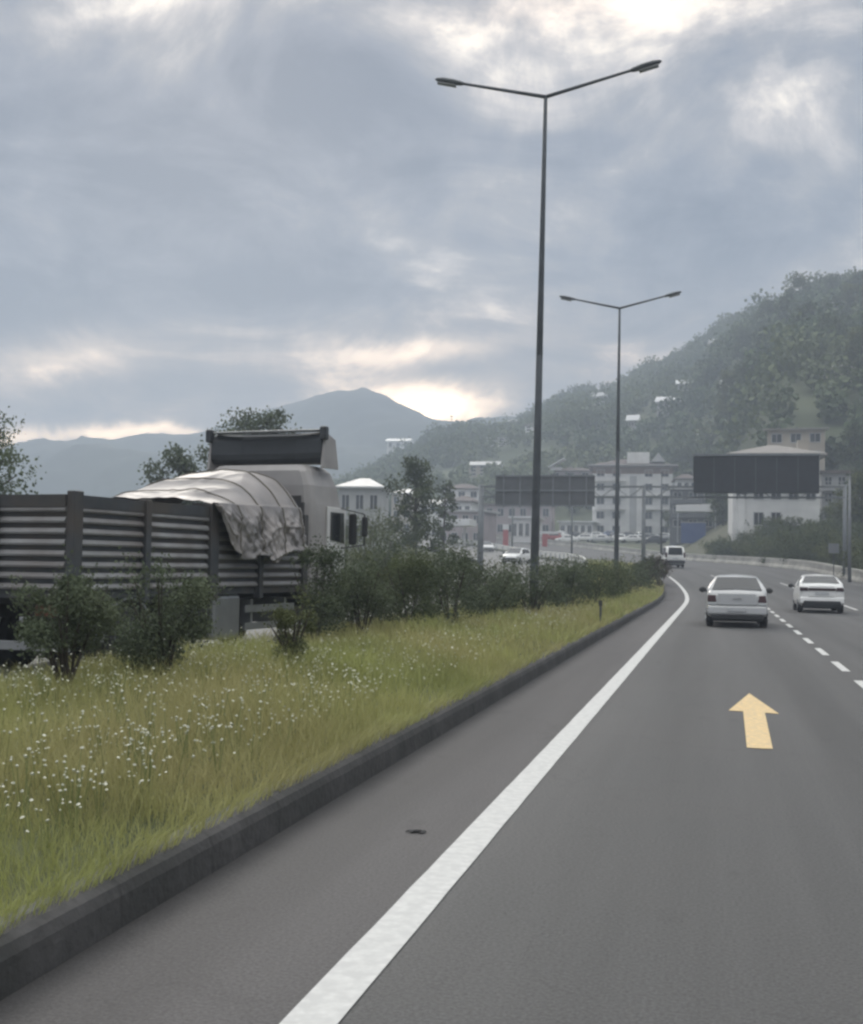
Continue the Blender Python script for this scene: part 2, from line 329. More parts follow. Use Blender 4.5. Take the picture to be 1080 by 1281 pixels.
def add_joints(m):
    t = m.node_tree; b = t.nodes['Principled BSDF']; L = t.links; src = b.inputs['Base Color'].links[0].from_socket
    tcn = t.nodes.new('ShaderNodeTexCoord'); sx = t.nodes.new('ShaderNodeSeparateXYZ'); L.new(tcn.outputs['Object'], sx.inputs[0])
    md = t.nodes.new('ShaderNodeMath'); md.operation = 'PINGPONG'; md.inputs[1].default_value = .5; L.new(sx.outputs[1], md.inputs[0])
    rp = t.nodes.new('ShaderNodeValToRGB'); rp.color_ramp.elements[0].position = .008; rp.color_ramp.elements[0].color = (.3, .3, .3, 1); rp.color_ramp.elements[1].position = .02; rp.color_ramp.elements[1].color = (1, 1, 1, 1); L.new(md.outputs[0], rp.inputs[0])
    mx = t.nodes.new('ShaderNodeMix'); mx.data_type = 'RGBA'; mx.blend_type = 'MULTIPLY'; mx.inputs['Factor'].default_value = .4; L.new(src, mx.inputs['A']); L.new(rp.outputs[0], mx.inputs['B']); L.new(mx.outputs['Result'], b.inputs['Base Color'])
add_joints(M['concrete'])
M['kerbtop'] = mat('kerb_top_concrete', (.12, .12, .11), .85, var=.2, scale=4, col2=(.08, .09, .06), scale2=1.3)
M['barrier'] = mat('barrier_concrete', (.40, .39, .35), .8, var=.2, scale=1.5, col2=(.26, .25, .23), scale2=.4)
M['soil'] = mat('verge_soil', (.16, .17, .065), .95, var=.35, scale=1.2, col2=(.05, .06, .022), scale2=.4, bump=.4)
M['ground'] = mat('rough_ground', (.060, .075, .036), .95, var=.35, scale=.25, col2=(.085, .085, .05), scale2=.06)
M['hill'] = mat('hill_scrub', (.075, .092, .048), .95, var=.35, scale=.05, col2=(.11, .118, .065), scale2=.012)
M['mountain'] = mat('mountain_forest', (.026, .036, .026), .95, var=.35, scale=.02, col2=(.04, .05, .03), scale2=.004)

# ------------------------------------------------------------------ ground, roads
gx = np.concatenate([-np.geomspace(1900, 66, 24), np.arange(-63, 61, 2.0), np.geomspace(62, 1900, 24)])
gy = np.concatenate([[-90, -60, -40, -20], np.arange(-10, 271, 2.5), np.geomspace(280, 1440, 30)])
GX, GY = np.meshgrid(gx, gy); GZ = T(GX, GY) - .02
nx, ny = len(gx), len(gy)
idx = np.arange(nx * ny).reshape(ny, nx)
F = np.stack([idx[:-1, :-1], idx[:-1, 1:], idx[1:, 1:], idx[1:, :-1]], -1).reshape(-1, 4)
tag(np_mesh('ground', np.stack([GX, GY, GZ], -1).reshape(-1, 3), F, M['ground'], smooth=True), kind='structure')

KERB, KH = -2.59, .205
LINE, DASH = -1.41, 2.05
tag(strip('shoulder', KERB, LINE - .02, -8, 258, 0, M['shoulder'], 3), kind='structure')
tag(strip('road', LINE - .02, 11.2, -8, 258, 0, M['lane'], 6), kind='structure')
tag(strip('opposite_road', -7.62, -16.4, -8, 258, 0, M['oldroad'], 5), kind='structure')
def sweep(name, prof, s0, s1, m, step=1.5, smooth=False):
    """closed profile (L, dz) swept along the road"""
    ss = np.arange(s0, s1 + .01, step); mb = MB(); mb.loft([[RP(l, s, z) for l, z in prof] for s in ss]); return mb.build(name, m, smooth=smooth)
k = thing('median_kerb', (0, 0, 0), 'dark grey concrete kerb running along the grassy central verge, edging the lane on the near side', 'kerb')
f = sweep('kerb_face', [(KERB - .13, -.3), (KERB, -.3), (KERB - .012, KH - .07), (KERB - .03, KH - .022), (KERB - .065, KH), (KERB - .13, KH)], -8, 250, M['concrete']); f.parent = k
f = sweep('kerb_backing', [(KERB - .22, -.3), (KERB - .132, -.3), (KERB - .132, KH - .004), (KERB - .22, KH - .006)], -8, 250, M['kerbtop']); f.parent = k
tag(sweep('far_kerb', [(-7.60, -.3), (-7.42, -.3), (-7.42, .17), (-7.60, .17)], -8, 250, M['kerbtop']), 'pale concrete kerb on the far edge of the grassy central verge, beside the opposite road', 'kerb')
def med_z(l, s):
    q = (l - (KERB - .2)) / (-7.42 - (KERB - .2)); return .17 + .13 * math.sin(math.pi * q) + .05 * (float(vnoise(l, s, 5, 1.1)) - .5)
tag(strip('median_verge', KERB - .2, -7.44, -8, 250, 0, M['soil'], 14, 1.0, med_z), kind='structure')
ln = []
def marking(name, L0, L1, s0, s1, label, m=None, step=1.0, group=None, dz=.006):
    o = strip(name, L0, L1, s0, s1, dz, m or M['paint'], 2, step); return tag(o, label, 'road marking', group)
# edge line with slightly ragged sides
ss = np.arange(-8, 250, .35); rg = random.Random(4); V = []
for s in ss:
    V += [RP(LINE - .10 + rg.uniform(-.002, .002), s, .006), RP(LINE + .10 + rg.uniform(-.002, .002), s, .006)]
F = [(2 * i, 2 * i + 1, 2 * i + 3, 2 * i + 2) for i in range(len(ss) - 1)]
tag(np_mesh('edge_line', np.array(V), np.array(F), M['paint'], uv=np.array([(0, 0)] * len(V))), 'long solid white line between the hard shoulder and the left lane', 'road marking')
s = 9.4 - 3.72; i = 0
while s < 95:
    marking('lane_dash', DASH - .065, DASH + .065, s, s + 2.1, 'short white dash of the dashed line between the two lanes', step=.7, group='white dashes between the lanes'); s += 3.75
s = 50.5 - 4 * 6
while s < 80:
    if s > 45: marking('lane_dash', 5.56, 5.70, s, s + 6.5, 'white dash on the right of the white saloon car', step=1, group='white dashes of the right-hand lane line')
    s += 13
# arrow
mb = MB(); z = .006
AX = [(.27, 11.5), (.50, 11.5), (.535, 14.35), (.69, 14.3), (.415, 16.5), (.13, 14.42), (.295, 14.4)]
mb.add([(x, y, z) for x, y in AX], [(0, 1, 2, 6), (2, 3, 4), (2, 4, 6), (6, 4, 5)])
tag(mb.build('road_arrow', M['yellow']), 'cream yellow arrow painted on the lane, pointing straight ahead', 'road marking')
# dark scrap on the shoulder
M['rubber'] = mat('black_rubber', (.045, .045, .046), .85, var=.2, scale=30)
mb = MB(); mb.loft([[( -1.86 + .02 * k_, 7.2 + .015 * math.sin(k_ * 2.), .004 + .012 * (k_ % 2)), (-1.80 + .011 * k_, 7.245 + .01 * math.cos(k_), .004), (-1.80 + .011 * k_, 7.235, .012 + .006 * (k_ % 2))] for k_ in range(7)])
tag(mb.build('rubber_scrap', M['rubber']), 'small dark scrap of rubber lying on the hard shoulder left of the white line', 'debris')
# right-hand concrete barrier
b = thing('roadside_barrier', (0, 0, 0), 'long low pale concrete barrier along the right edge of the road below the bushy bank', 'barrier')
o = sweep('barrier_wall', [(11.2, -.3), (11.24, .12), (11.38, .35), (11.42, .70), (11.64, .70), (11.68, .35), (11.82, .12), (11.86, -.3)], 20, 250, M['barrier']); o.parent = b
M['galv'] = mat('galvanised_steel', (.36, .38, .40), .5, .6, var=.15, scale=5)
o = sweep('top_rail', [(11.40, .705), (11.66, .705), (11.66, .86), (11.40, .86)], 20, 250, mat('barrier_cap', (.52, .51, .46), .75, var=.2, scale=1.2, col2=(.40, .39, .36), scale2=.3)); o.parent = b
# barrier along the near edge of the opposite road where it climbs away round the bend
b = thing('median_guardrail', (0, 0, 0), 'pale guard rail edging the opposite road where it climbs round the bend behind the shrubs', 'guard rail')
o = sweep('rail', [(-7.28, .30), (-7.20, .45), (-7.28, .60), (-7.20, .75), (-7.28, .92), (-7.40, .92), (-7.40, .30)], 96, 246, mat('pale_rail', (.72, .71, .67), .6, var=.15, scale=1)); o.parent = b
for s in range(97, 246, 4):
    p = RP(-7.45, s); mb = MB(); mb.box(-.04, .04, -.06, .06, -.1, .8); o = mb.build('post', M['galv'], b); o.location = p
    
# ------------------------------------------------------------------ hills
def hill(name, ridge, Dr, v0f, pw, m, nu, nv, rough, base, behind=1.5, seed=1, drop=0., u_lo=None, u_hi=None, gull=1.):
    us = []; hs = []
    for px, py in ridge:
        q = P(px, py, Dr); us.append(q.x / Dr); hs.append(q.z - drop)
    Hf = pchip(us, hs)
    def Z(u, v):
        u = np.asarray(u, float); v = np.asarray(v, float); v0 = v0f(u); H = Hf(u); x = u * v
        t = (v - v0) / (Dr - v0); up = np.clip(t, 0, 1)**pw; dn = np.clip(1 - (np.clip(t, 1, None) - 1) * behind, 0, 1)
        b0 = base(x, v); z = b0 + (H - b0) * up * dn
        w = np.sin(np.clip(t, 0, 1) * math.pi)**.7
        z = z + w * gull * np.clip(H / 120, .15, 1) * (34 * (fbm(x, v, seed, 150) - .5) + 16 * (vnoise(x * .7 + v * .7, v * .3, seed + 3, 60) - .5)) + rough * (fbm(x, v, seed + 9, 14, 3) - .5) * np.clip(t * 6, 0, 1)
        return np.maximum(z, b0 - 3 + 3 * np.clip(t * 8, 0, 1))
    U = np.linspace(us[0], us[-1], nu); v0m = float(np.min(v0f(U))); Vv = np.concatenate([np.linspace(0, 1, nv), 1 + np.linspace(.03, .8 / 1, nv // 3)])
    uu, tt = np.meshgrid(U, Vv); vv = v0f(uu) + tt * (Dr - v0f(uu)); zz_ = Z(uu, vv)
    zz_[0] -= 4
    n, k = len(U), len(Vv); ix = np.arange(n * k).reshape(k, n)
    F = np.stack([ix[:-1, :-1], ix[:-1, 1:], ix[1:, 1:], ix[1:, :-1]], -1).reshape(-1, 4)
    tag(np_mesh(name, np.stack([uu * vv, vv, zz_], -1).reshape(-1, 3), F, m, smooth=True), kind='structure')
    return Z
RIDGE = [(250, 650), (420, 612), (480, 582), (520, 560), (545, 545), (600, 533), (640, 524), (680, 500), (720, 482), (765, 476), (800, 452), (835, 434), (860, 418), (885, 402), (930, 392), (960, 386), (990, 374), (1050, 362), (1080, 358), (1200, 352), (1600, 356)]
def v0r(u): return 262 - 95 * sstep(-.03, .06, u) 
HZ = hill('right_hill', RIDGE, 700., v0r, .8, M['hill'], 170, 90, 4., lambda x, v: T(x, v), seed=3, drop=13.)
FAR = [(-700, 560), (-300, 540), (0, 562), (40, 556), (100, 549), (190, 546), (240, 541), (300, 522), (360, 506), (400, 497), (450, 492), (480, 500), (520, 518), (545, 527), (600, 528), (700, 535), (800, 540), (1000, 560)]
hill('far_mountain', FAR, 1080., lambda u: 640 + 0 * u, .8, M['mountain'], 260, 60, 8., lambda x, v: cz(v), seed=21, drop=2, gull=1.6)

# ------------------------------------------------------------------ foliage
def leaf_quads(C, size, rng, aspect=.55, up=.3):
    n = len(C); d = rng.normal(size=(n, 3)); d[:, 2] += up; d /= np.linalg.norm(d, axis=1)[:, None]
    e = rng.normal(size=(n, 3)); e -= d * (e * d).sum(1)[:, None]; e /= np.linalg.norm(e, axis=1)[:, None]
    sz = size * rng.uniform(.6, 1.35, n)[:, None]
    V = np.stack([C - d * sz * .5, C + e * sz * aspect * .5, C + d * sz * .5, C - e * sz * aspect * .5], 1).reshape(-1, 3)
    return V, np.arange(4 * n).reshape(n, 4)
def clump_points(cent, rad, n, rng, shell=.55):
    """points in ellipsoidal clumps; cent (k,3), rad (k,3)"""
    k = rng.integers(0, len(cent), n); d = rng.normal(size=(n, 3)); d /= np.linalg.norm(d, axis=1)[:, None]
    r = (shell + (1 - shell) * rng.random(n)) * (1 + .22 * rng.normal(size=n))
    return cent[k] + d * rad[k] * r[:, None]
M['leaf_dark'] = mat('dark_shrub_leaves', (.095, .118, .072), .8, spec=.15, var=.4, scale=2.6, col2=(.12, .142, .085), scale2=1.1, transl=.18)
M['leaf_mid'] = mat('mid_green_leaves', (.105, .125, .060), .8, spec=.15, var=.35, scale=1.6, col2=(.056, .074, .038), scale2=.5, transl=.2)
M['leaf_yellow'] = mat('yellow_green_leaves', (.14, .155, .070), .8, spec=.15, var=.3, scale=1.2, col2=(.085, .102, .050), scale2=.45, transl=.2)
M['leaf_pale'] = mat('pale_green_leaves', (.12, .15, .08), .8, spec=.15, var=.35, scale=1.2, col2=(.06, .085, .04), scale2=.9, transl=.2)
M['leaf_red'] = mat('reddish_brown_leaves', (.060, .036, .026), .8, spec=.15, var=.35, scale=3, col2=(.034, .04, .02), scale2=1.2, transl=.15)
M['bark'] = mat('bark', (.055, .045, .036), .9, var=.3, scale=9, bump=.5)
M['wood'] = mat('wood_canopies', (.078, .112, .050), .8, var=.3, scale=.055, col2=(.120, .145, .064), scale2=.022, transl=.12)

def shrub(loc, w, h, label, m, seed, n=1500, leaf=.055, stems=7, base=.28, lean=0., group='shrubs in the central verge', name='shrub'):
    rng = np.random.default_rng(seed); t = thing(name, loc, label, 'shrub', group)
    mb = MB(); tips = []
    for i in range(stems):
        a = rng.uniform(0, 6.28); q = rng.uniform(.3, 1) * w * .42
        p0 = Vector((rng.normal() * .05, rng.normal() * .05, -.08)); p1 = Vector((math.cos(a) * q * .45 + lean * .3, math.sin(a) * q * .45, h * .4)); p2 = Vector((math.cos(a) * q + lean, math.sin(a) * q, h * rng.uniform(.6, .92)))
        mb.path([p0, p1, p2], [.022, .015, .006], 5); tips += [p1, p2]
    mb.build('stem', M['bark'], t)
    k = 16; cent = np.zeros((k, 3)); rad = np.zeros((k, 3))
    for i in range(k):
        a = rng.uniform(0, 6.28); hh = rng.uniform(base, .86); q = w * .36 * math.sqrt(rng.random()) * (1.1 - abs(hh - .6) * .7)
        cent[i] = (math.cos(a) * q + lean * hh, math.sin(a) * q, hh * h); rad[i] = np.array([1, 1, .85]) * w * rng.uniform(.12, .24)
    C = clump_points(cent, rad, n, rng)
    ex = rng.random((n // 10, 1)) ; tp = np.array([list(tips[i % len(tips)]) for i in range(len(ex))]); C2 = tp * (1 + .25 * ex) + rng.normal(size=tp.shape) * .05
    C = np.concatenate([C, C2]); C = C[C[:, 2] > .03]
    V, F = leaf_quads(C, leaf, rng); np_mesh('foliage', V, F, m, t); return t
def tree(loc, h, w, label, m, seed, n=900, leaf=.45, trunk=.35, group=None, name='tree', cz_=.62, k=14, flat=.8, cat='tree'):
    rng = np.random.default_rng(seed); t = thing(name, loc, label, cat, group)
    cent = np.zeros((k, 3)); rad = np.zeros((k, 3)); mb = MB(); tb = h * trunk
    mb.path([Vector((0, 0, -.5)), Vector((.04 * h * rng.normal() * .3, 0, tb)), Vector((0, .0, h * .75))], [h * .026, h * .018, h * .007], 7)
    for i in range(k):
        a = i * 2.4 + rng.uniform(-.4, .4); hh = tb + (h * .93 - tb) * ((i + .5) / k); q = w * .5 * rng.uniform(.25, .72) * (1.05 - .75 * max(0, (hh / h - cz_) / (1 - cz_))**1.5)
        cent[i] = (math.cos(a) * q, math.sin(a) * q, hh); r = w * rng.uniform(.13, .22); rad[i] = (r, r, r * flat)
        mb.tube(Vector((0, 0, max(tb * .7, hh - q * .7))), Vector(cent[i]), h * .010, h * .003, 5)
    mb.build('trunk', M['bark'], t)
    V, F = leaf_quads(clump_points(cent, rad, n, rng, .45), leaf, rng, .7); np_mesh('crown', V, F, m, t); return t

# shrubs of the central verge, nearest first
def gz(x, y): return med_z(min(-2.8, max(-7.4, float(lat(x, y)))), y) + float(cz(y))
def at_ground(px, d, py=None):
    p = P(px, 700, d); return Vector((p.x, d, gz(p.x, d)))
SH = [(86, 10.9, .90, 1.28, 'dark multi-stemmed shrub with bare lower stems, nearest the left edge of the picture', 'leaf_dark', 2300, .055),
      (205, 12.4, 1.2, 1.30, 'dark dense shrub standing in front of the middle of the truck bed', 'leaf_dark', 2300, .055),
      (366, 13.8, .52, .92, 'small pale green bush among the white flowers, in front of the truck fuel tank', 'leaf_yellow', 1000, .05),
      (398, 18.6, .9, 1.35, 'narrow blackish shrub just below the truck cab', 'leaf_dark', 1500, .06),
      (455, 20.5, 1.3, 1.15, 'low blue-green shrub right of the narrow blackish shrub', 'leaf_dark', 1500, .06),
      (512, 23.0, 1.5, 1.35, 'broad grey-green shrub in the middle of the verge row', 'leaf_mid', 1500, .07),
      (566, 24.5, 1.4, 1.3, 'dark rounded shrub to the right of the broad grey-green one', 'leaf_dark', 1500, .07),
      (612, 28.0, 1.5, 1.3, 'dark green shrub left of the big lamp post', 'leaf_dark', 1300, .075),
      (668, 31.0, 1.9, 1.45, 'dark shrub at the foot of the nearest lamp post', 'leaf_dark', 1500, .08),
      (712, 36.0, 1.7, 1.5, 'dark shrub just right of the nearest lamp post', 'leaf_dark', 1300, .085),
      (742, 42.0, 1.8, 1.55, 'green shrub behind the short marker post', 'leaf_mid', 1200, .09),
      (764, 48.0, 1.9, 1.6, 'yellow-green shrub below the second lamp post', 'leaf_yellow', 1100, .1),
      (783, 55.0, 2.0, 1.6, 'dark green shrub right of the second lamp post', 'leaf_dark', 1000, .11),
      (799, 63.0, 2.0, 1.7, 'dull green shrub near the far end of the verge', 'leaf_mid', 900, .12),
      (812, 70.0, 1.6, 1.5, 'reddish brown shrub at the bend of the verge', 'leaf_red', 900, .13),
      (822, 80.0, 1.5, 1.6, 'last dark reddish shrub where the verge bends out of sight', 'leaf_red', 900, .14)]
for i, (px, d, w, h, lb, m, n, lf) in enumerate(SH):
    shrub(at_ground(px, d), w * (1.2 if d < 17 else 1.35), h * (1.0 if d < 17 else 1.3 if d < 27 else 1.0), lb, M[m], 100 + i, int(n * 4.0), lf * .72, base=.46 if i == 0 else .08 if i == 2 else .2, stems=10 if i == 0 else 7)

for i, (px, d, w, h, m, lb) in enumerate([(425, 22.5, 1.5, 1.5, 'leaf_mid', 'loose green shrub right behind the narrow blackish shrub'), (480, 24.0, 1.6, 1.55, 'leaf_yellow', 'pale yellow-green shrub below the dark bushy tree'), (540, 26.5, 1.7, 1.5, 'leaf_mid', 'loose green shrub between the broad grey-green and the dark rounded shrub'),
    (590, 29.0, 1.8, 1.4, 'leaf_mid', 'loose green shrub just right of the dark rounded shrub'), (635, 31.5, 1.8, 1.35, 'leaf_mid', 'loose green shrub left of the shrub at the lamp post foot'), (690, 38.0, 1.9, 1.45, 'leaf_mid', 'loose green shrub behind the foot of the nearest lamp post'), (727, 45, 2.0, 1.4, 'leaf_yellow', 'pale yellow-green shrub halfway between the two lamp posts')]):
    p = at_ground(px, d); p.x = max(p.x, float(cx(d)) - 7.0); p.z = gz(p.x, d); shrub(p, w, h, lb, M[m], 200 + i, 4200, .055, 7, .12)
# grass: one sheet of blades, nobody could count them
M['grass'] = mat('verge_grass', (.34, .36, .13), .75, var=.25, scale=1.1, col2=(.40, .37, .17), scale2=.33, transl=.3)
def grass():
    rng = np.random.default_rng(8); parts = []
    for y0, y1, dens, hh, wd in ((2.2, 6, 2600, .15, .0045), (6, 11, 1700, .24, .0055), (11, 18, 800, .29, .008), (18, 32, 230, .30, .017), (32, 60, 90, .32, .03), (60, 105, 36, .34, .055)):
        n = int((y1 - y0) * 4.7 * dens); L = rng.uniform(-7.42, KERB - .06, n); y = rng.uniform(y0, y1, n)
        keep = rng.random(n) < (.35 + .65 * np.maximum(sstep(.30, .55, fbm(L, y, 31, 1.3, 3)), L > KERB - .3)); L, y = L[keep], y[keep]; n = len(L)
        t = cs(y); q = np.sqrt(1 + t * t); x = cx(y) + L / q; yy = y - L * t / q
        fr = (L - (KERB - .2)) / (-7.42 - (KERB - .2)); z = np.maximum(cz(y) + .17, cz(y) + .205 * (L > KERB - .2)) + .13 * np.sin(math.pi * np.clip(fr, 0, 1)) + .05 * (vnoise(L, y, 5, 1.1) - .5) - .01
        edge = .5 + .5 * np.clip((KERB - .10 - L) / .6, 0, 1)
        h = hh * edge * rng.uniform(.45, 1.35, n) * (.6 + .9 * fbm(L, y, 77, .9, 3)); w = wd * rng.uniform(.6, 1.4, n)
        a = rng.uniform(0, 6.283, n); b = rng.uniform(0, 6.283, n); ln_ = h * rng.uniform(.1, .75, n); ov = L > KERB - .25; b = np.where(ov, rng.normal(0, .8, n), b); ln_ = np.where(ov, h * rng.uniform(.5, 1.1, n), ln_)
        wx, wy = np.cos(a) * w * .5, np.sin(a) * w * .5; bx, by = np.cos(b) * ln_, np.sin(b) * ln_
        def pt(sx, k, fz): return np.stack([x + sx * wx + bx * k, yy + sx * wy + by * k, z + h * fz], -1)
        V = np.stack([pt(-1, 0, 0), pt(1, 0, 0), pt(.8, .3, .55), pt(-.8, .3, .55), pt(0, 1, .95)], 1)
        parts.append(V)
    V = np.concatenate(parts); n = len(V); V = V.reshape(-1, 3); o = np.arange(n)[:, None] * 5
    F = np.concatenate([o + np.array([[0, 1, 2]]), o + np.array([[0, 2, 3]]), o + np.array([[3, 2, 4]])])
    tag(np_mesh('grass', V, F, M['grass']), 'tall yellow-green grass covering the central verge', 'grass', kind='stuff')
grass()

# white wild flowers: the largest 240 plants one by one, three meshes between them
M['petal'] = mat('white_petals', (.56, .56, .46), .7, var=.08, scale=20)
M['stalk'] = mat('flower_stalk', (.20, .23, .08), .7, var=.2, scale=10)
fl = []
for v in range(4):
    rng = np.random.default_rng(40 + v); mb = MB()
    for j in range((3, 4, 2, 5)[v]):
        a = rng.uniform(0, 6.28); q = rng.uniform(.03, .13); hh = rng.uniform(.20, .40); tp = Vector((math.cos(a) * q, math.sin(a) * q, hh))
        mb.mi = 1; mb.tube((0, 0, -.03), tp, .0030, .0020, 4, False); mb.mi = 0
        r = rng.uniform(.007, .014); n_ = 8; tilt = Vector((rng.normal() * .3, rng.normal() * .3, 1)).normalized(); ax = tilt.orthogonal().normalized(); ay = tilt.cross(ax)
        ring = [tp + (ax * math.cos(6.283 * i / n_) + ay * math.sin(6.283 * i / n_)) * r * (1 if i % 2 else .8) for i in range(n_)]
        mb.add([tp + tilt * .010] + ring + [tp - tilt * .008], [(0, 1 + i, 1 + (i + 1) % n_) for i in range(n_)] + [(n_ + 1, 1 + (i + 1) % n_, 1 + i) for i in range(n_)])
    fl.append(mb)
protos = []
rg = random.Random(12); cnt = 0
FL = 'white wild flower on thin stalks in the tall grass of the central verge'
while cnt < 300:
    px = rg.uniform(-25, 470) if rg.random() < .92 else rg.uniform(380, 600); d = 5.0 * (16 / 5.0)**rg.random()
    p = P(px, 800, d); L = p.x
    if L > -3.15 or L < -7.35: continue
    if float(fbm(L, d, 91, 1.4, 3)) + rg.uniform(-.25, .25) < .44: continue
    loc = (p.x, d, gz(p.x, d)); v = rg.randrange(4)
    k = rg.uniform(.75, 1.15)
    if len(protos) < 4:
        o = tag(fl[len(protos)].build('wildflower', [M['petal'], M['stalk']]), FL, 'flower', 'white wild flowers in the verge grass'); protos.append(o); o.location = loc
    else:
        o = protos[v].copy(); COL.objects.link(o); o.location = loc
    o.scale = (k, k, k * rg.uniform(.8, 1.15)); o.rotation_euler = (0, 0, rg.uniform(0, 6.28)); cnt += 1
# all further flowers, as a mass
rng = np.random.default_rng(61); n = 4800; y = 5.0 + 32 * rng.random(n)**1.3; L = rng.uniform(-7.35, -3.1, n)
kp = fbm(L, y, 91, 1.4, 3) + rng.uniform(-.25, .25, n) > .46; y, L = y[kp], L[kp]; n = len(y)
h = rng.uniform(.16, .40, n); C = np.stack([L, y, cz(y) + .2 + h], -1); r = rng.uniform(.005, .0115, n) * (1 + y / 40); a = np.arange(6) * math.pi / 3
ring = np.stack([np.cos(a), np.sin(a), 0 * a], -1); tl = rng.normal(size=(n, 2)) * .3
V = C[:, None, :] + ring[None] * r[:, None, None]; V[..., 2] += (ring[None, :, 0] * tl[:, None, 0] + ring[None, :, 1] * tl[:, None, 1]) * r[:, None]
Vt = np.concatenate([V, (C + [0, 0, .008])[:, None, :]], 1).reshape(-1, 3); o = np.arange(n)[:, None] * 7
F = np.concatenate([o + np.array([[i, (i + 1) % 6, 6]]) for i in range(6)])
tag(np_mesh('wildflower_mass', Vt, F, M['petal']), 'scatter of tiny white flower heads over the whole central verge', 'flowers', kind='stuff')

# trees and bushes beyond the opposite road
def on_T(px, d, dz=0.): p = P(px, 700, d); return Vector((p.x, d, float(T(p.x, d)) + dz))
tree(on_T(-14, 40), 6.6, 4.4, 'thin pale-leaved tree cut by the left edge of the picture', M['leaf_pale'], 300, 3400, .13, .3, name='roadside_tree', k=18)
tree(on_T(222, 62), 7.2, 4.6, 'low dark round tree left of the truck cab', M['leaf_dark'], 301, 5200, .2, .25, name='roadside_tree', k=16)
tree(on_T(312, 66), 9.9, 7.2, 'broad flat-topped dark tree rising behind the truck cab', M['leaf_dark'], 302, 8200, .2, .4, name='roadside_tree', k=22, flat=.55)
tree(on_T(520, 84), 8.6, 4.6, 'dark bushy tree between the truck cab and the nearest lamp post', M['leaf_mid'], 303, 5000, .2, .2, name='roadside_tree', k=18)
tree(on_T(556, 118), 8.0, 4.0, 'small dark tree right behind the bushy tree by the opposite road', M['leaf_mid'], 304, 1200, .3, .2, name='roadside_tree')
for i, (px, d, w, h, m) in enumerate([(440, 58, 4.0, 2.6, 'leaf_yellow'), (472, 62, 4.2, 3.4, 'leaf_mid'), (505, 64, 4.2, 2.9, 'leaf_yellow'), (455, 74, 5.5, 4.4, 'leaf_yellow'), (490, 82, 5, 3.4, 'leaf_mid'), (414, 70, 5, 3.6, 'leaf_mid'), (530, 74, 3.6, 2.4, 'leaf_yellow'), (370, 66, 5.5, 3.2, 'leaf_mid'), (140, 60, 5, 2.6, 'leaf_mid'), (60, 52, 5, 2.8, 'leaf_yellow')]):
    shrub(on_T(px, d), w, h, 'rough green bush in the thicket beyond the opposite road', M[m], 320 + i, 3600, .12, 5, .10, group='bushes in the thicket beyond the opposite road', name='bush')
# bushy bank behind the right barrier
pro = []
for i in range(5): pro.append((M[('leaf_mid', 'leaf_dark', 'leaf_yellow', 'leaf_mid', 'leaf_yellow')[i]], i))
rg = random.Random(77); made = [None] * 5
for i in range(130):
    s = rg.uniform(66, 150); L = 12.5 + 14 * rg.random()**1.1; p = RP(L, s); v = rg.randrange(5); sc = rg.uniform(.75, 1.5) * (1.1 - .25 * (L > 17))
    loc = Vector((p.x, p.y, float(T(p.x, p.y)) - .1))
    if made[v] is None:
        made[v] = shrub(loc, 3.2, 2.3, 'green bush on the bushy bank behind the right-hand barrier', pro[v][0], 360 + v, 3400, .13, 5, .1, group='bushes on the bank behind the right-hand barrier', name='bank_bush'); o = made[v]
    else: o = copy_tree(made[v], loc=loc)
    o.scale = (sc, sc, sc * rg.uniform(.75, 1.05)); o.rotation_euler = (0, 0, rg.uniform(0, 6))
# nearer trees of the right-hand hillside, each a thing
made = [None] * 4
HT = [(1070, 560, 175, 9), (1052, 585, 168, 8), (1078, 520, 215, 11), (1040, 520, 240, 9), (1010, 520, 260, 10), (940, 530, 250, 11), (915, 515, 275, 12), (960, 500, 290, 10), (985, 490, 310, 10), (1045, 490, 290, 10),
      (1064, 480, 300, 11), (895, 545, 240, 9), (880, 560, 225, 7), (900, 570, 200, 8), (870, 590, 210, 7), (855, 545, 290, 9), (1076, 450, 340, 11), (1045, 450, 350, 10), (1000, 455, 350, 11),
      (905, 585, 180, 6), (700, 590, 300, 8), (730, 570, 320, 9), (850, 570, 250, 8), (1078, 600, 150, 7), (960, 470, 340, 11), (930, 490, 330, 11), (1078, 630, 125, 6)]
for i, (px, py, d, h) in enumerate(HT):
    p = P(px, py, d); zb = float(HZ(p.x / d, d)) if d > 170 else float(T(p.x, d)); v = i % 4; loc = Vector((p.x, d, max(zb, float(T(p.x, d))) - .3)); 
    if made[v] is None:
        made[v] = tree(loc, 10, 8, 'leafy tree standing apart on the lower right-hand hillside', M[('leaf_mid', 'leaf_dark', 'leaf_yellow', 'leaf_mid')[v]], 400 + v, 3600, .42, .18, 'trees on the lower right-hand hillside', 'hillside_tree', k=16); o = made[v]
    else: o = copy_tree(made[v], loc=loc)
    sc = h / 10; o.scale = (sc, sc, sc); o.rotation_euler = (0, 0, i * 1.7)
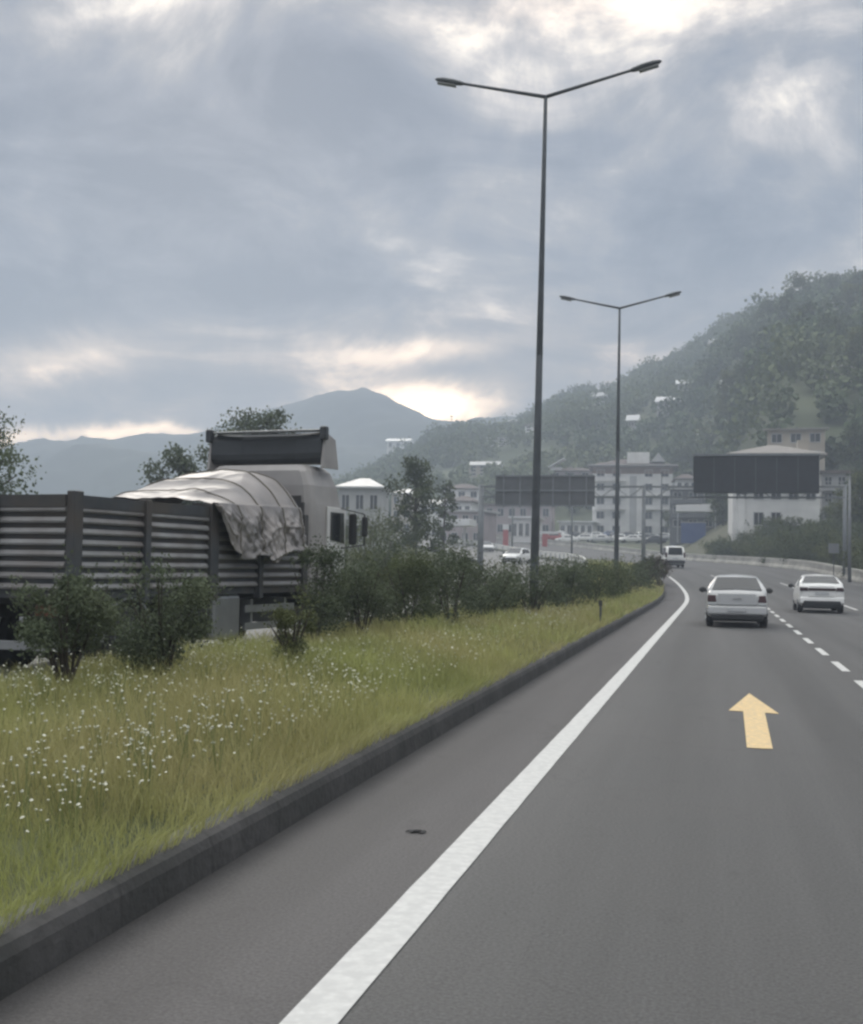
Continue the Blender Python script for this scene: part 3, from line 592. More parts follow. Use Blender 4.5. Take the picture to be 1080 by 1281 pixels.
# the wood on the hill: one mass
def hill_wood():
    rng = np.random.default_rng(5); n = 6800
    u = rng.uniform(-.36, .34, n); t = rng.random(n)**.8 * 1.04 + .02; v = v0r(u) + t * (700 - v0r(u)); x = u * v
    dens = fbm(x, v, 55, 70, 3); keep = (dens + rng.uniform(-.1, .1, n) > .40) | (t > .92); x, v, u, t = x[keep], v[keep], u[keep], t[keep]
    z = HZ(u, v); ok = z > T(x, v) + 3; x, v, z, t = x[ok], v[ok], z[ok], t[ok]; n = len(x)
    H = rng.uniform(3.8, 7.6, n) * (1 + .35 * (rng.random(n) < .12)); q = 120
    d = rng.normal(size=(n, q, 3)); d /= np.linalg.norm(d, axis=2)[..., None]; lump = 1 + .35 * np.sin(d[..., 0] * 5 + x[:, None]) * np.sin(d[..., 1] * 4 + v[:, None])
    r = (rng.uniform(.55, 1.0, (n, q)) * lump)[..., None]; wr = (H * rng.uniform(.32, .52, n))[:, None, None]
    C = np.stack([x, v, z + H * .55], -1)[:, None, :] + d * r * np.concatenate([wr, wr, wr * 0 + (H * .5)[:, None, None]], -1)
    V, F = leaf_quads(C.reshape(-1, 3), 1.1, rng, .8); tag(np_mesh('hillside_wood', V, F, M['wood']), 'dense wood covering the slopes and ridge of the right-hand hill', 'wood', kind='stuff')
hill_wood()

# ------------------------------------------------------------------ street lamps, gantry, posts
M['pole'] = mat('grey_painted_steel', (.085, .095, .105), .5, .35, var=.15, scale=3)
M['lamphead'] = mat('lamp_housing', (.10, .11, .12), .45, .3, var=.1, scale=5)
M['lens'] = mat('lamp_glass', (.30, .31, .32), .2, var=.05)
def lamp(px0, d, ytop, al, label, lean=0.):
    b = P(px0, 705, d); b.z = gz(b.x, d) - .1; top = P(px0, ytop, d).z
    t = thing('street_lamp', b, label, 'street lamp', 'street lamps on the central verge'); h = top - b.z; mb = MB(); lx = lean * h
    mb.tube((0, 0, 0), (lx * .5, 0, h * .5), .125, .09, 12).tube((lx * .5, 0, h * .5), (lx, 0, h), .09, .05, 12).tube((0, 0, 0), (0, 0, .12), .24, .24, 12)
    mb.box(-.07, .07, -.165, -.10, .9, 1.5); mb.build('pole', M['pole'], t, smooth=True, bevel=.004)
    tip = Vector((lx, 0, h - .03))
    for s in (-1, 1):
        e = tip + Vector((s * al * .80, 0, al * .19)); mb = MB(); mb.tube(tip, e, .055, .04, 8); a = mb.build('arm', M['pole'], t, smooth=True)
        q = (e - tip).normalized(); up = Vector((-q.z * s, 0, q.x * s)); mb = MB(); rings = []
        for k, w, hh in ((-.03, .05, .05), (.06, .10, .075), (.30, .17, .10), (.60, .165, .095), (.78, .10, .06), (.84, .03, .03)):
            k *= .98; w *= .78; hh *= .8; c = e + q * k
            rings.append([c + Vector((0, w * math.cos(g), 0)) + up * hh * math.sin(g) for g in [6.283 * i / 12 for i in range(12)]])
        hd = mb.loft(rings).build('lamp_head', M['lamphead'], t, smooth=True)
        mb = MB(); c = e + q * .46 - up * .085; mb.loft([[c + q * (.26 * kk) + Vector((0, .11 * math.cos(g), 0)) - up * (.05 * max(0, math.sin(g)) ) for g in [6.283 * i / 10 for i in range(10)]] for kk in (-1, 0, 1)]).build('lamp_glass', M['lens'], hd, smooth=True)
    return t
lamp(668, 32.0, 121, 2.88, 'tall grey double-armed street lamp, the nearer and bigger of the two', .012)
lamp(771, 58.0, 385, 2.66, 'grey double-armed street lamp farther along the verge, looking half as tall', .004)

# marker post in the grass
p = P(752, 700, 31); p.z = gz(p.x, 31) - .2; t = thing('marker_post', p, 'thin dark marker post standing in the grass near the kerb', 'post')
MB().tube((0, 0, 0), (0, 0, .78), .03, .03, 8).build('post', M['pole'], t); MB().box(-.045, .045, -.035, .035, .66, .80).build('cap', M['rubber'], t)

GD = 93.0
M['sign_dark'] = mat('switched_off_display', (.024, .028, .034), .4, var=.2, scale=2)
M['sign_back'] = mat('sign_back_sheet', (.12, .125, .135), .6, .2, var=.15, scale=1)
M['truss'] = mat('gantry_steel', (.20, .215, .23), .6, .2, var=.12, scale=2)
g0 = P(601, 700, GD); g1 = P(805, 700, GD); g2 = P(1057, 700, GD)
gt = thing('sign_gantry', (0, GD, 0), 'long steel sign gantry spanning both roads beyond the second street lamp', 'gantry')
zb = P(805, 622, GD).z; ztp = P(805, 609, GD).z
for q, r in ((g0, .26), (g1, .17), (g2, .17)):
    zg = float(T(q.x, GD)); MB().tube((q.x, 0, zg - .5), (q.x, 0, ztp + .15), r, r * .8, 10).build('column', M['truss'], gt, smooth=True)
mb = MB()
for zc in (zb, ztp):
    for yo in (-.35, .35): mb.box(g0.x, g2.x, yo - .05, yo + .05, zc - .05, zc + .05)
mb.build('chord', M['truss'], gt); mb = MB(); n = 26; dx = (g2.x - g0.x) / n
for i in range(n):
    x = g0.x + i * dx
    for yo in (-.345, .345): mb.tube((x, yo, zb if i % 2 else ztp), (x + dx, yo, ztp if i % 2 else zb), .022, .022, 5)
mb.build('lattice', M['truss'], gt)
a = P(868, 572, GD); b = P(1024, 618, GD)
sg = thing('display_board', (0, GD - .9, 0), 'big dark switched-off electronic display board over our lanes', 'display board')
mb = MB(); mb.box(a.x, b.x, 0, .5, b.z, a.z); mb.build('cabinet', M['sign_dark'], sg, bevel=.04)
mb = MB(); mb.box(a.x - .05, b.x + .05, -.16, .52, a.z + .002, a.z + .14); mb.build('rain_hood', M['truss'], sg)
for i in range(1, 6):
    x = a.x + (b.x - a.x) * i / 6; MB().box(x - .02, x + .02, -.02, -.002, b.z + .1, a.z - .1).build('panel_joint', M['sign_back'], sg)
for i in (1, 3, 5):
    x = a.x + (b.x - a.x) * i / 6; MB().box(x - .06, x + .06, .502, .56, b.z, a.z).build('bracket', M['truss'], sg)
a = P(622, 595, GD); b = P(745, 634, GD)
sg = thing('road_sign_panel', (0, GD - .55, 0), 'grey back of a wide sign panel hung over the opposite road', 'road sign')
MB().box(a.x, b.x, 0, .06, b.z, a.z).build('panel', M['sign_back'], sg); mb = MB()
for i in range(6):
    x = a.x + (b.x - a.x) * (i + .5) / 6; mb.box(x - .06, x + .06, -.07, -.002, b.z - .1, a.z + .1)
mb.build('stiffener', M['truss'], sg); mb = MB()
for zq in (.02, .5, .97): q = b.z + (a.z - b.z) * zq; mb.box(a.x, b.x, -.12, -.072, q - .06, q + .06)
mb.build('crossbar', M['truss'], sg)
# lamp-like masts and posts near the gantry
M['palepost'] = mat('pale_post', (.20, .21, .22), .55, .2, var=.12, scale=2)
def post(px, d, y0, y1, r, m, label, cat='post', name='utility_post'):
    a = P(px, y0, d); z0 = float(T(a.x, d)) - .3; t = thing(name, (a.x, d, z0), label, cat); MB().tube((0, 0, 0), (0, 0, a.z - z0), r, r * .6, 8).build('pole', m, t, smooth=True)
    MB().tube((0, 0, a.z - z0 + .003), (0, 0, a.z - z0 + .16), r * .9, r * .5, 8).build('cap', m, t); return t
post(1063, 88, 598, 0, .14, M['palepost'], 'pale grey post beside the right-hand gantry column')
post(828, 130, 592, 0, .12, M['pole'], 'thin dark post in front of the apartment block')
post(716, 150, 628, 0, .14, M['pole'], 'short dark post among the parked cars')
post(642, 175, 592, 0, .16, M['palepost'], 'slender white mast left of the nearest lamp post')
p = P(1043, 686, 84); zg = float(T(p.x, 84)); t = thing('marker_sign', (p.x, 84, zg), 'small pale marker sign in the bushes left of the pale grey post', 'sign')
MB().tube((0, 0, -.3), (0, 0, p.z - zg + .3), .03, .03, 6).build('post', M['pole'], t); MB().box(-.34, .34, -.05, -.031, p.z - zg - .33, p.z - zg + .33).build('plate', M['palepost'], t, bevel=.005)

# ------------------------------------------------------------------ cars
def paint(name, col, metal=.0, rough=.32): return mat(name, col, rough, metal, var=.03, scale=3, coat=.5)
M['silver'] = paint('silver_paint', (.47, .475, .48), .15); M['white'] = paint('white_paint', (.80, .80, .785)); M['dgrey'] = paint('dark_grey_paint', (.05, .053, .058))
M['red'] = paint('red_paint', (.35, .03, .03)); M['bluep'] = paint('blue_paint', (.03, .07, .22)); M['black'] = paint('black_paint', (.02, .02, .022)); M['mint'] = paint('pale_mint_paint', (.42, .55, .50))
M['glass'] = mat('car_glass', (.022, .025, .028), .12, var=.1, scale=2, spec=.6)
M['trim'] = mat('black_plastic', (.025, .026, .028), .6, var=.15, scale=12)
M['tyre'] = mat('tyre_rubber', (.018, .018, .019), .85, var=.2, scale=15); M['rim'] = mat('alloy_rim', (.30, .31, .32), .35, .7, var=.1)
M['tail'] = mat('tail_light_red', (.055, .020, .022), .25, var=.2, scale=9); M['taildark'] = mat('smoked_tail_light', (.035, .014, .015), .2, var=.2, scale=9)
M['head'] = mat('head_light', (.55, .57, .58), .15, var=.1); M['plate'] = mat('number_plate', (.55, .56, .57), .5, var=.06); M['chrome'] = mat('chrome', (.6, .6, .6), .2, .9, var=.05)
M['under'] = mat('car_underside', (.012, .012, .012), .9, var=.1)
def wheel(t, x, y, r=.31, w=.2, name='wheel'):
    s = 1 if x > 0 else -1; mb = MB(); rings = []
    for xx, rr in ((-w / 2, r * .72), (-w / 2, r * .93), (-w * .36, r), (w * .36, r), (w / 2, r * .93), (w / 2, r * .72)):
        rings.append([(x + xx, y + rr * math.cos(a), r + rr * math.sin(a)) for a in [6.283 * i / 20 for i in range(20)]])
    o = mb.loft(rings).build(name, M['tyre'], t, smooth=True)
    mb = MB(); xo = x + s * (w / 2 - .02); mb.loft([[(xo + s * dx, y + rr * math.cos(a), r + rr * math.sin(a)) for a in [6.283 * i / 20 for i in range(20)]] for dx, rr in ((-.03, r * .70), (.022, r * .66), (.0, r * .52), (.018, r * .12))])
    for i in range(5):
        a = 6.283 * i / 5; mb.tube((xo + s * .012, y + r * .1 * math.cos(a), r + r * .1 * math.sin(a)), (xo + s * .02, y + r * .62 * math.cos(a), r + r * .62 * math.sin(a)), .03, .035, 4)
    mb.build('rim', M['rim'], o, smooth=False); return o
def car(label, pm, loc, rz=0, kind='saloon', group=None, cat='car', name='parked_car', smoked=False):
    t = thing(name, loc, label, cat, group, rz)
    if kind == 'saloon':
        L = [(-2.13, .66, .42, .84), (-2.09, .78, .34, .97), (-1.95, .825, .27, 1.02), (-1.5, .84, .24, 1.02), (-.6, .85, .22, .98), (.6, .85, .22, .95), (1.3, .835, .24, .93), (1.75, .80, .26, .83), (2.02, .72, .32, .72), (2.12, .58, .40, .62)]
        Gh = [(-1.66, .66, 1.00), (-1.02, .555, 1.40), (-.5, .565, 1.455), (.25, .565, 1.45), (1.18, .63, .94)]; wt = (-1.10, .42)
    elif kind == 'tall':
        L = [(-2.12, .66, .44, .90), (-2.08, .78, .36, 1.04), (-1.95, .83, .28, 1.10), (-1.5, .845, .24, 1.08), (-.6, .86, .22, 1.0), (.6, .86, .22, .97), (1.3, .845, .24, .93), (1.75, .80, .26, .84), (2.04, .72, .32, .74), (2.14, .58, .40, .62)]
        Gh = [(-1.58, .64, 1.10), (-1.0, .56, 1.40), (-.4, .575, 1.45), (.25, .575, 1.45), (1.2, .64, .94)]; wt = (-1.1, .42)
    elif kind == 'hatch':
        L = [(-1.98, .70, .40, .90), (-1.94, .80, .32, .98), (-1.7, .84, .26, .99), (-.6, .85, .22, .97), (.6, .85, .22, .94), (1.2, .83, .24, .90), (1.6, .78, .26, .80), (1.88, .70, .32, .70), (1.96, .56, .40, .60)]
        Gh = [(-1.92, .66, .97), (-1.55, .57, 1.42), (-.9, .58, 1.48), (.1, .575, 1.46), (1.05, .64, .92)]; wt = (-1.6, .3)
    else:   # small van
        L = [(-2.16, .78, .38, 1.02), (-2.12, .84, .32, 1.06), (-1.7, .87, .26, 1.06), (-.6, .88, .24, 1.04), (.8, .88, .24, 1.02), (1.3, .86, .26, 1.0), (1.75, .80, .28, .88), (2.05, .70, .34, .74), (2.14, .58, .42, .64)]
        Gh = [(-2.12, .74, 1.04), (-2.02, .69, 1.78), (-1.3, .68, 1.86), (.3, .66, 1.84), (1.35, .70, 1.0)]; wt = (-1.9, .5)
    A = np.array(L); ys = np.unique(np.concatenate([np.linspace(A[0, 0], A[-1, 0], 26), A[:2, 0], A[-2:, 0]])); fs = [pchip(A[:, 0], A[:, i]) for i in (1, 2, 3)]
    rings = []
    for y in ys:
        w, zb, zt = (float(f(y)) for f in fs); hgt = zt - zb
        half = [(0, zb), (.82 * w, zb), (.96 * w, zb + .10 * hgt), (w, zb + .36 * hgt), (.99 * w, zb + .66 * hgt), (.965 * w, zt - .10 * hgt), (.92 * w, zt - .02), (.78 * w, zt), (0, zt + .025)]
        rings.append([(x, y, z) for x, z in half] + [(-x, y, z) for x, z in half[-2:0:-1]])
    MB().loft(rings).build('body', M['under'] if False else pm, t, smooth=True)
    G = np.array(Gh); belt = fs[2]; zlow = lambda y: float(belt(y)) - .03
    def side(y):                                       # half width at belt and at roof, roof height
        return .80 if kind != 'van' else .84, float(np.interp(y, G[:, 0], G[:, 1])), float(np.interp(y, G[:, 0], G[:, 2]))
    rings = []
    for y in np.unique(np.concatenate([G[:, 0], np.linspace(G[0, 0], G[-1, 0], 15)])):
        wb, wr, zr = side(y); z0 = min(zlow(y), zr - .02); f = (zr - z0) / .48; wr2 = wb + (wr - wb) * min(1, max(f, .05))
        half = [(wb, z0 - .02), (wb + (wr2 + .03 - wb) * .9, zr - .07 * min(1, f)), (wr2 - .01, zr - .02 * min(1, f)), (wr2 - .12, zr), (0, zr + .03)]
        rings.append([(x, y, z) for x, z in half] + [(-x, y, z) for x, z in half[-2::-1]])
    MB().loft(rings, close=False).build('cabin', pm, t, smooth=True)
    # windows
    def slope_win(i, j, nm, inset=.07):
        (ya, _, za), (yb, _, zb_) = Gh[i], Gh[j]; d = Vector((0, yb - ya, zb_ - za)).normalized(); n = Vector((0, d.z, -d.y)) * (1 if i == 3 else -1)
        if n.z < 0: n = -n
        if kind == 'van' and i == 0: n = Vector((0, -1, 0))
        ln_ = math.hypot(yb - ya, zb_ - za); lo, hi = (.05, ln_ - .05) if zb_ > za else (.06, ln_ - .06); pts = []; mb = MB(); rows = []
        for k in range(5):
            f = k / 4; q = Vector((0, ya, za)) + d * (lo + (hi - lo) * f); zz2 = q.z; w1 = .70; w2 = Gh[j if zb_ > za else i][1] - .02; fr = (zz2 - min(za, zb_)) / max(.1, abs(zb_ - za)); w = w1 + (w2 - w1) * fr
            if kind == 'van': w = .62 - .05 * fr
            rows.append([(w * (m_ / 4 - 1), q.y + n.y * (.022 + .020 * (1 - (m_ / 4 - 1)**2)), q.z + n.z * (.022 + .020 * (1 - (m_ / 4 - 1)**2))) for m_ in range(9)])
        if kind == 'van' and i == 0: rows = [[(x, y - .03, z) for x, y, z in r] for r in rows]
        for r_ in rows: pass
        mb.loft(rows, cap=False, close=False); return mb.build(nm, M['glass'], t, smooth=True)
    slope_win(0, 1, 'rear_window'); slope_win(3, 4, 'windscreen')
    for s in (-1, 1):
        for ya, yb, yc, yd in ((wt[0] - .12, -.30, -.30, wt[0] + .22), (-.24, wt[1] + .36, wt[1] - .10, -.24)):
            mb = MB(); q = []
            for y, hi in ((ya, 0), (yb, 0), (yc, 1), (yd, 1)):
                wb, wr, zr = side(y); z0 = zlow(y) + .06; z1 = zr - .09; z = z1 if hi else z0; fr = (z - zlow(y)) / max(.05, zr - .07 - zlow(y)); q.append((s * (wb + (wr + .03 - wb) * .9 * fr + .012), y, z))
            mb.add(q, [(0, 1, 2, 3)]); mb.build('side_window', M['glass'], t)
    yr = L[0][0]; yf = L[-1][0]; tl = M['taildark'] if smoked else M['tail']; zt = float(belt(yr + .1))
    # rear
    if kind == 'van':
        for s in (-1, 1): MB().box(s * .70 if s > 0 else -.86, .86 if s > 0 else -.70, yr - .02, yr + .12, .85, 1.30).build('tail_light', tl, t, bevel=.03)
        MB().box(-.84, .84, yr - .06, yr + .2, .34, .62).build('bumper', M['trim'], t, bevel=.05); MB().box(-.26, .26, yr - .045, yr - .02, .72, .84).build('number_plate', M['plate'], t)
        MB().box(-.62, .62, yr - .030, yr + .05, .66, 1.02).build('tailgate', pm, t, bevel=.03)
    else:
        z1 = zt - .10; z0 = z1 - (.15 if smoked else .20)
        for s in (-1, 1):
            x0, x1 = (.50, .805) if smoked else (.56, .80); xs = (x0, x1) if s > 0 else (-x1, -x0)
            MB().box(xs[0], xs[1], yr - .02, yr + .16, z0, z1, (xs[0] + (.02 if s > 0 else .0), xs[1] - (.0 if s < 0 else .03), yr + .01, yr + .16)).build('tail_light', tl, t, bevel=.025)
            if not smoked: MB().box(xs[0], xs[1], yr - .035, yr + .16, z0 - .075, z0 - .003).build('reversing_light', M['head'], t, bevel=.01)
        x1 = .50 if smoked else .555
        MB().box(-x1 + .01, x1 - .01, yr - .045, yr + .10, .62, zt - .035, (-x1 + .04, x1 - .04, yr - .01, yr + .10)).build('boot_lid', pm, t, bevel=.035, seg=3)
        if smoked: MB().box(-.50, .50, yr - .052, yr - .03, z0 + .02, z1 - .03).build('light_strip', M['taildark'], t, bevel=.006)
        MB().box(-.80, .80, yr - .10, yr + .22, .36, .615, (-.80, .80, yr - .06, yr + .22)).build('bumper', pm, t, bevel=.06, seg=3)
        MB().box(-.70, .70, yr - .085, yr + .2, .23, .38).build('bumper_valance', M['trim'], t, bevel=.03)
        zp = .46 if not smoked else .70
        MB().box(-.25, .25, yr - .118 if not smoked else yr - .062, yr - .07 if not smoked else yr - .03, zp, zp + .105).build('number_plate', M['plate'], t, bevel=.004)
        if smoked: MB().box(-.72, .72, yr - .106, yr + .1, .30, .47, (-.66, .66, yr - .106, yr + .1)).build('diffuser', M['trim'], t, bevel=.02)
        else: MB().box(-.12, .12, yr - .056, yr - .03, .80, .825).build('boot_handle', M['chrome'], t)
        MB().tube((.45, yr - .06, .27), (.45, yr + .2, .27), .028, .028, 8).build('exhaust', M['chrome'], t)
    for s in (-1, 1):
        xs = (.42, .74) if s > 0 else (-.74, -.42)
        MB().box(xs[0], xs[1], yf - .32, yf - .03, .58, .74, (xs[0], xs[1], yf - .40, yf - .16)).build('headlight', M['head'], t, bevel=.03)
        mb = MB(); mb.blob((s * .97, .72, 1.0 + (.14 if kind == 'van' else 0)), .115, .07, .085); mb.tube((s * .80, .78, .94 + (.1 if kind == 'van' else 0)), (s * .93, .74, .98 + (.12 if kind == 'van' else 0)), .03, .03, 6); mb.build('mirror', M['trim'] if kind != 'van' else pm, t, smooth=True)
        for yw in (-1.28 if kind != 'hatch' else -1.2, 1.32 if kind != 'hatch' else 1.2): wheel(t, s * .74, yw)
    MB().box(-.62, .62, yf - .12, yf + .01, .36, .54).build('grille', M['trim'], t, bevel=.03); MB().box(-.66, .66, yr + .25, yf - .3, .17, .30).build('underside', M['under'], t)
    return t
def on_road(L, s): return RP(L, s, .003), math.atan(-float(cs(s)))
p, a = on_road(.53, 36.7); car('silver saloon car in the left lane straight ahead', M['silver'], p, 0, 'saloon', name='saloon_car')
p, a = on_road(3.86, 50.0); car('white saloon car with black lower bumper in the right lane', M['white'], p, 0, 'tall', name='saloon_car', smoked=True)
p, a = on_road(.75, 108); car('small white van far ahead at the bend', M['white'], p, a, 'van', name='delivery_van', cat='van')
p, a = on_road(-11.6, 100.0); q = P(650, 705, 106); sOp = 106
c0 = car('white hatchback coming round the bend on the opposite road, left of the nearest lamp post', M['white'], RP(-12.9, 112), math.pi + math.atan(-float(cs(112))) * -1, 'hatch', name='hatchback_car')
copy_tree(c0, loc=RP(-10.0, 172), rz=math.pi + .36, label='tiny white car climbing the far end of the opposite road')
# parked cars below the apartment block
PK = [(709, 683, 214, 'white', 1.75, 'saloon'), (752, 685, 217, 'silver', 1.4, 'tall'), (789, 685, 219, 'white', 1.9, 'saloon'), (733, 676, 232, 'silver', .3, 'hatch'), (768, 677, 234, 'dgrey', .2, 'hatch'), (745, 672, 240, 'white', 1.5, 'saloon'),
      (808, 681, 226, 'dgrey', .9, 'hatch'), (690, 676, 226, 'red', 1.6, 'hatch'), (817, 680, 216, 'dgrey', 1.9, 'saloon'), (785, 674, 243, 'black', 1.5, 'saloon'), (826, 678, 236, 'silver', 1.6, 'hatch'), (716, 671, 244, 'black', 1.5, 'tall'), (612, 674, 226, 'mint', .5, 'hatch'), (700, 668, 248, 'silver', 1.5, 'saloon'), (760, 669, 250, 'bluep', 1.6, 'hatch'), (728, 684, 222, 'white', 1.7, 'hatch'), (771, 684, 222, 'white', 1.5, 'hatch'), (698, 672, 238, 'white', 1.5, 'saloon'), (726, 668, 254, 'white', 1.5, 'tall'), (800, 676, 240, 'white', .4, 'hatch')]
names = {'white': 'white', 'silver': 'silver', 'dgrey': 'dark grey', 'red': 'red', 'black': 'black', 'mint': 'pale mint green', 'bluep': 'dark blue'}
seen = {}; made = {}
LBL = ['bright white saloon parked at the left front of the car park', 'silver car in the front row between the two white saloons', 'white saloon parked behind the second lamp post', 'silver hatchback in the second row behind the front silver car', 'dark grey hatchback in the second row left of the second lamp post', 'white saloon in the back row against the building',
       'dark grey hatchback parked right of the second lamp post', 'red hatchback at the left end of the car park', 'dark grey saloon at the right end of the car park', 'black saloon in the back row behind the second lamp post', 'silver hatchback at the far right of the car park', 'black car in the back row left of the white one', 'pale mint green car by the filling station pillars', 'silver saloon at the left end of the back row', 'dark blue hatchback in the back row', 'white hatchback between the white and silver cars of the front row', 'white hatchback just left of the second lamp post', 'white saloon behind the red hatchback', 'white car in the back row right of the black one', 'white hatchback in the second row right of the second lamp post']
def plat(x, y): return float(T(x, y))
for (px, py, d, c, rz, kd), lb in zip(PK, LBL):
    q = P(px, py, d); z = plat(q.x, d)
    if kd not in made: made[kd] = car(lb, M[c], (q.x, d, z), rz, kd, 'cars parked below the apartment block'); seen[kd] = c
    else: copy_tree(made[kd], loc=(q.x, d, z), rz=rz, label=lb, swap={M[seen[kd]]: M[c]})

# ------------------------------------------------------------------ truck
M['bedmetal'] = mat('weathered_bed_sides', (.25, .25, .255), .5, .1, var=.22, scale=3, col2=(.17, .155, .15), scale2=.8, bump=.15)
M['bedframe'] = mat('dark_bed_frame', (.055, .060, .068), .6, .1, var=.2, scale=4, col2=(.075, .065, .058), scale2=1.2)
M['cab'] = mat('truck_cab_paint', (.36, .345, .34), .45, var=.08, scale=2, col2=(.30, .285, .28), scale2=1.5)
M['cablight'] = mat('truck_cab_door_paint', (.60, .60, .59), .4, var=.06, scale=2)
M['tarp'] = mat('grey_tarpaulin', (.33, .305, .295), .45, var=.14, scale=2.2, col2=(.22, .21, .21), scale2=1.1, bump=.15, bscale=9, spec=.35)
M['deflector'] = mat('dark_roof_deflector', (.038, .043, .050), .5, var=.15, scale=3)
M['chassis'] = mat('truck_chassis', (.022, .022, .024), .8, var=.2, scale=6)
M['tank'] = mat('aluminium_tank', (.30, .31, .32), .4, .5, var=.12, scale=3)
M['orange'] = mat('orange_lens', (.10, .035, .018), .3, var=.15, scale=8)
tr = thing('flatbed_truck', (-9.59, 14.52, 0), 'long flatbed truck with slatted grey bed sides, seen from behind, on the opposite road', 'truck', rz=R(-8))
BL_, BZ0, BZ1 = 6.78, 1.20, 2.50
MB().box(-1.2, 1.2, .05, BL_, 1.10, 1.24).build('bed_floor', M['bedframe'], tr)
def ribbed(name, axis, a, b, off, sgn):
    mb = MB(); th = .03
    def pr(poly): mb.prism([(off + sgn * u, z) for u, z in poly], 'y', a, b) if axis == 'y' else mb.prism([(off + sgn * u, z) for u, z in poly], 'x', a, b)
    mb.mi = 1; pr([(-th, BZ0), (0, BZ0), (0, BZ1 - .17), (-th, BZ1 - .17)]); mb.mi = 0
    z = BZ0 + .02
    while z < BZ1 - .22:
        pr([(.001, z), (.050, z + .004), (.056, z + .030), (.030, z + .078), (.001, z + .082)]); z += .150
    mb.mi = 1; pr([(-th, BZ1 - .168), (.055, BZ1 - .168), (.060, BZ1), (-th, BZ1)])
    return mb.build(name, [M['bedmetal'], M['bedframe']], tr)
ribbed('side_panel', 'y', .1, BL_, 1.20, 1); ribbed('side_panel', 'y', .1, BL_, -1.20, -1); ribbed('tailgate', 'x', -1.16, 1.16, .05, -1)
for i, (y, w) in enumerate(((.02, .19), (1.66, .13), (3.42, .24), (5.0, .12), (6.60, .16))):
    for s in (-1, 1): MB().box(1.165 if s > 0 else -1.30, 1.30 if s > 0 else -1.165, y, y + w, 1.02, BZ1 + (.05 if i in (0, 2) else .02)).build('stake_post', M['bedframe'], tr, bevel=.012)
MB().box(-.07, .07, -.04, .02, BZ0, BZ1).build('tailgate_post', M['bedframe'], tr)
MB().box(-1.2, 1.2, BL_ - .06, BL_, BZ0, 2.75).build('headboard', M['bedframe'], tr)
mb = MB()
for s in (-1, 1): mb.box(s * .42 - .05, s * .42 + .05,   .3, 8.5, .80, 1.07)
for y in (.4, 2, 3.6, 5.2, 6.6): mb.box(-1.15, 1.15, y, y + .09, 1.00, 1.098)
mb.build('chassis_frame', M['chassis'], tr)
MB().box(-1.22, 1.22, .02, .12, .40, .52).box(-.5, -.42, .04, .3, .5, .85).box(.42, .5, .04, .3, .5, .85).build('rear_underrun_bar', M['tank'], tr, bevel=.01)
for s in (-1, 1):
    for yw in (1.45, 2.72): wheel(tr, s * .93, yw, .49, .50)
    wheel(tr, s * 1.0, 7.9, .49, .32)
    mb = MB(); pf = [(.86 + .62 * -math.cos(a), .49 + .62 * math.sin(a)) for a in [math.pi * i / 10 for i in range(11)]]; pts = [(y - .86 + 1.45, z) for y, z in pf]; inn = [(1.45 + (y - 1.45) * .95, .49 + (z - .49) * .95) for y, z in pts]
    for i in range(10):
        mb.prism([pts[i], pts[i + 1], inn[i + 1], inn[i]], 'x', s * .66, s * 1.19)
    mb.build('mudguard', M['tank'], tr)
    MB().box(s * 1.12 if s > 0 else -1.14, 1.14 if s > 0 else s * 1.12, .62, .64, .18, .75).build('mud_flap', M['rubber'], tr)
    MB().box(min(s * .72, s * 1.12), max(s * .72, s * 1.12), -.02, .06, .86, 1.02).build('tail_light', M['orange'], tr, bevel=.015)
    mb = MB(); mb.box(min(s * 1.13, s * 1.17), max(s * 1.13, s * 1.17), 4.75, 6.5, .78, .90).box(min(s * 1.13, s * 1.17), max(s * 1.13, s * 1.17), 4.75, 6.5, .48, .60)
    for y in (5.0, 6.2): mb.box(min(s * .45, s * 1.128), max(s * .45, s * 1.128), y, y + .07, .55, 1.0)
    mb.build('side_guard', M['tank'], tr)
MB().box(.66, 1.17, 3.75, 4.6, .36, 1.10).build('fuel_tank', M['tank'], tr, bevel=.07, seg=3)
MB().box(-1.17, -.66, 3.75, 4.5, .45, 1.02).build('battery_box', M['chassis'], tr, bevel=.03)
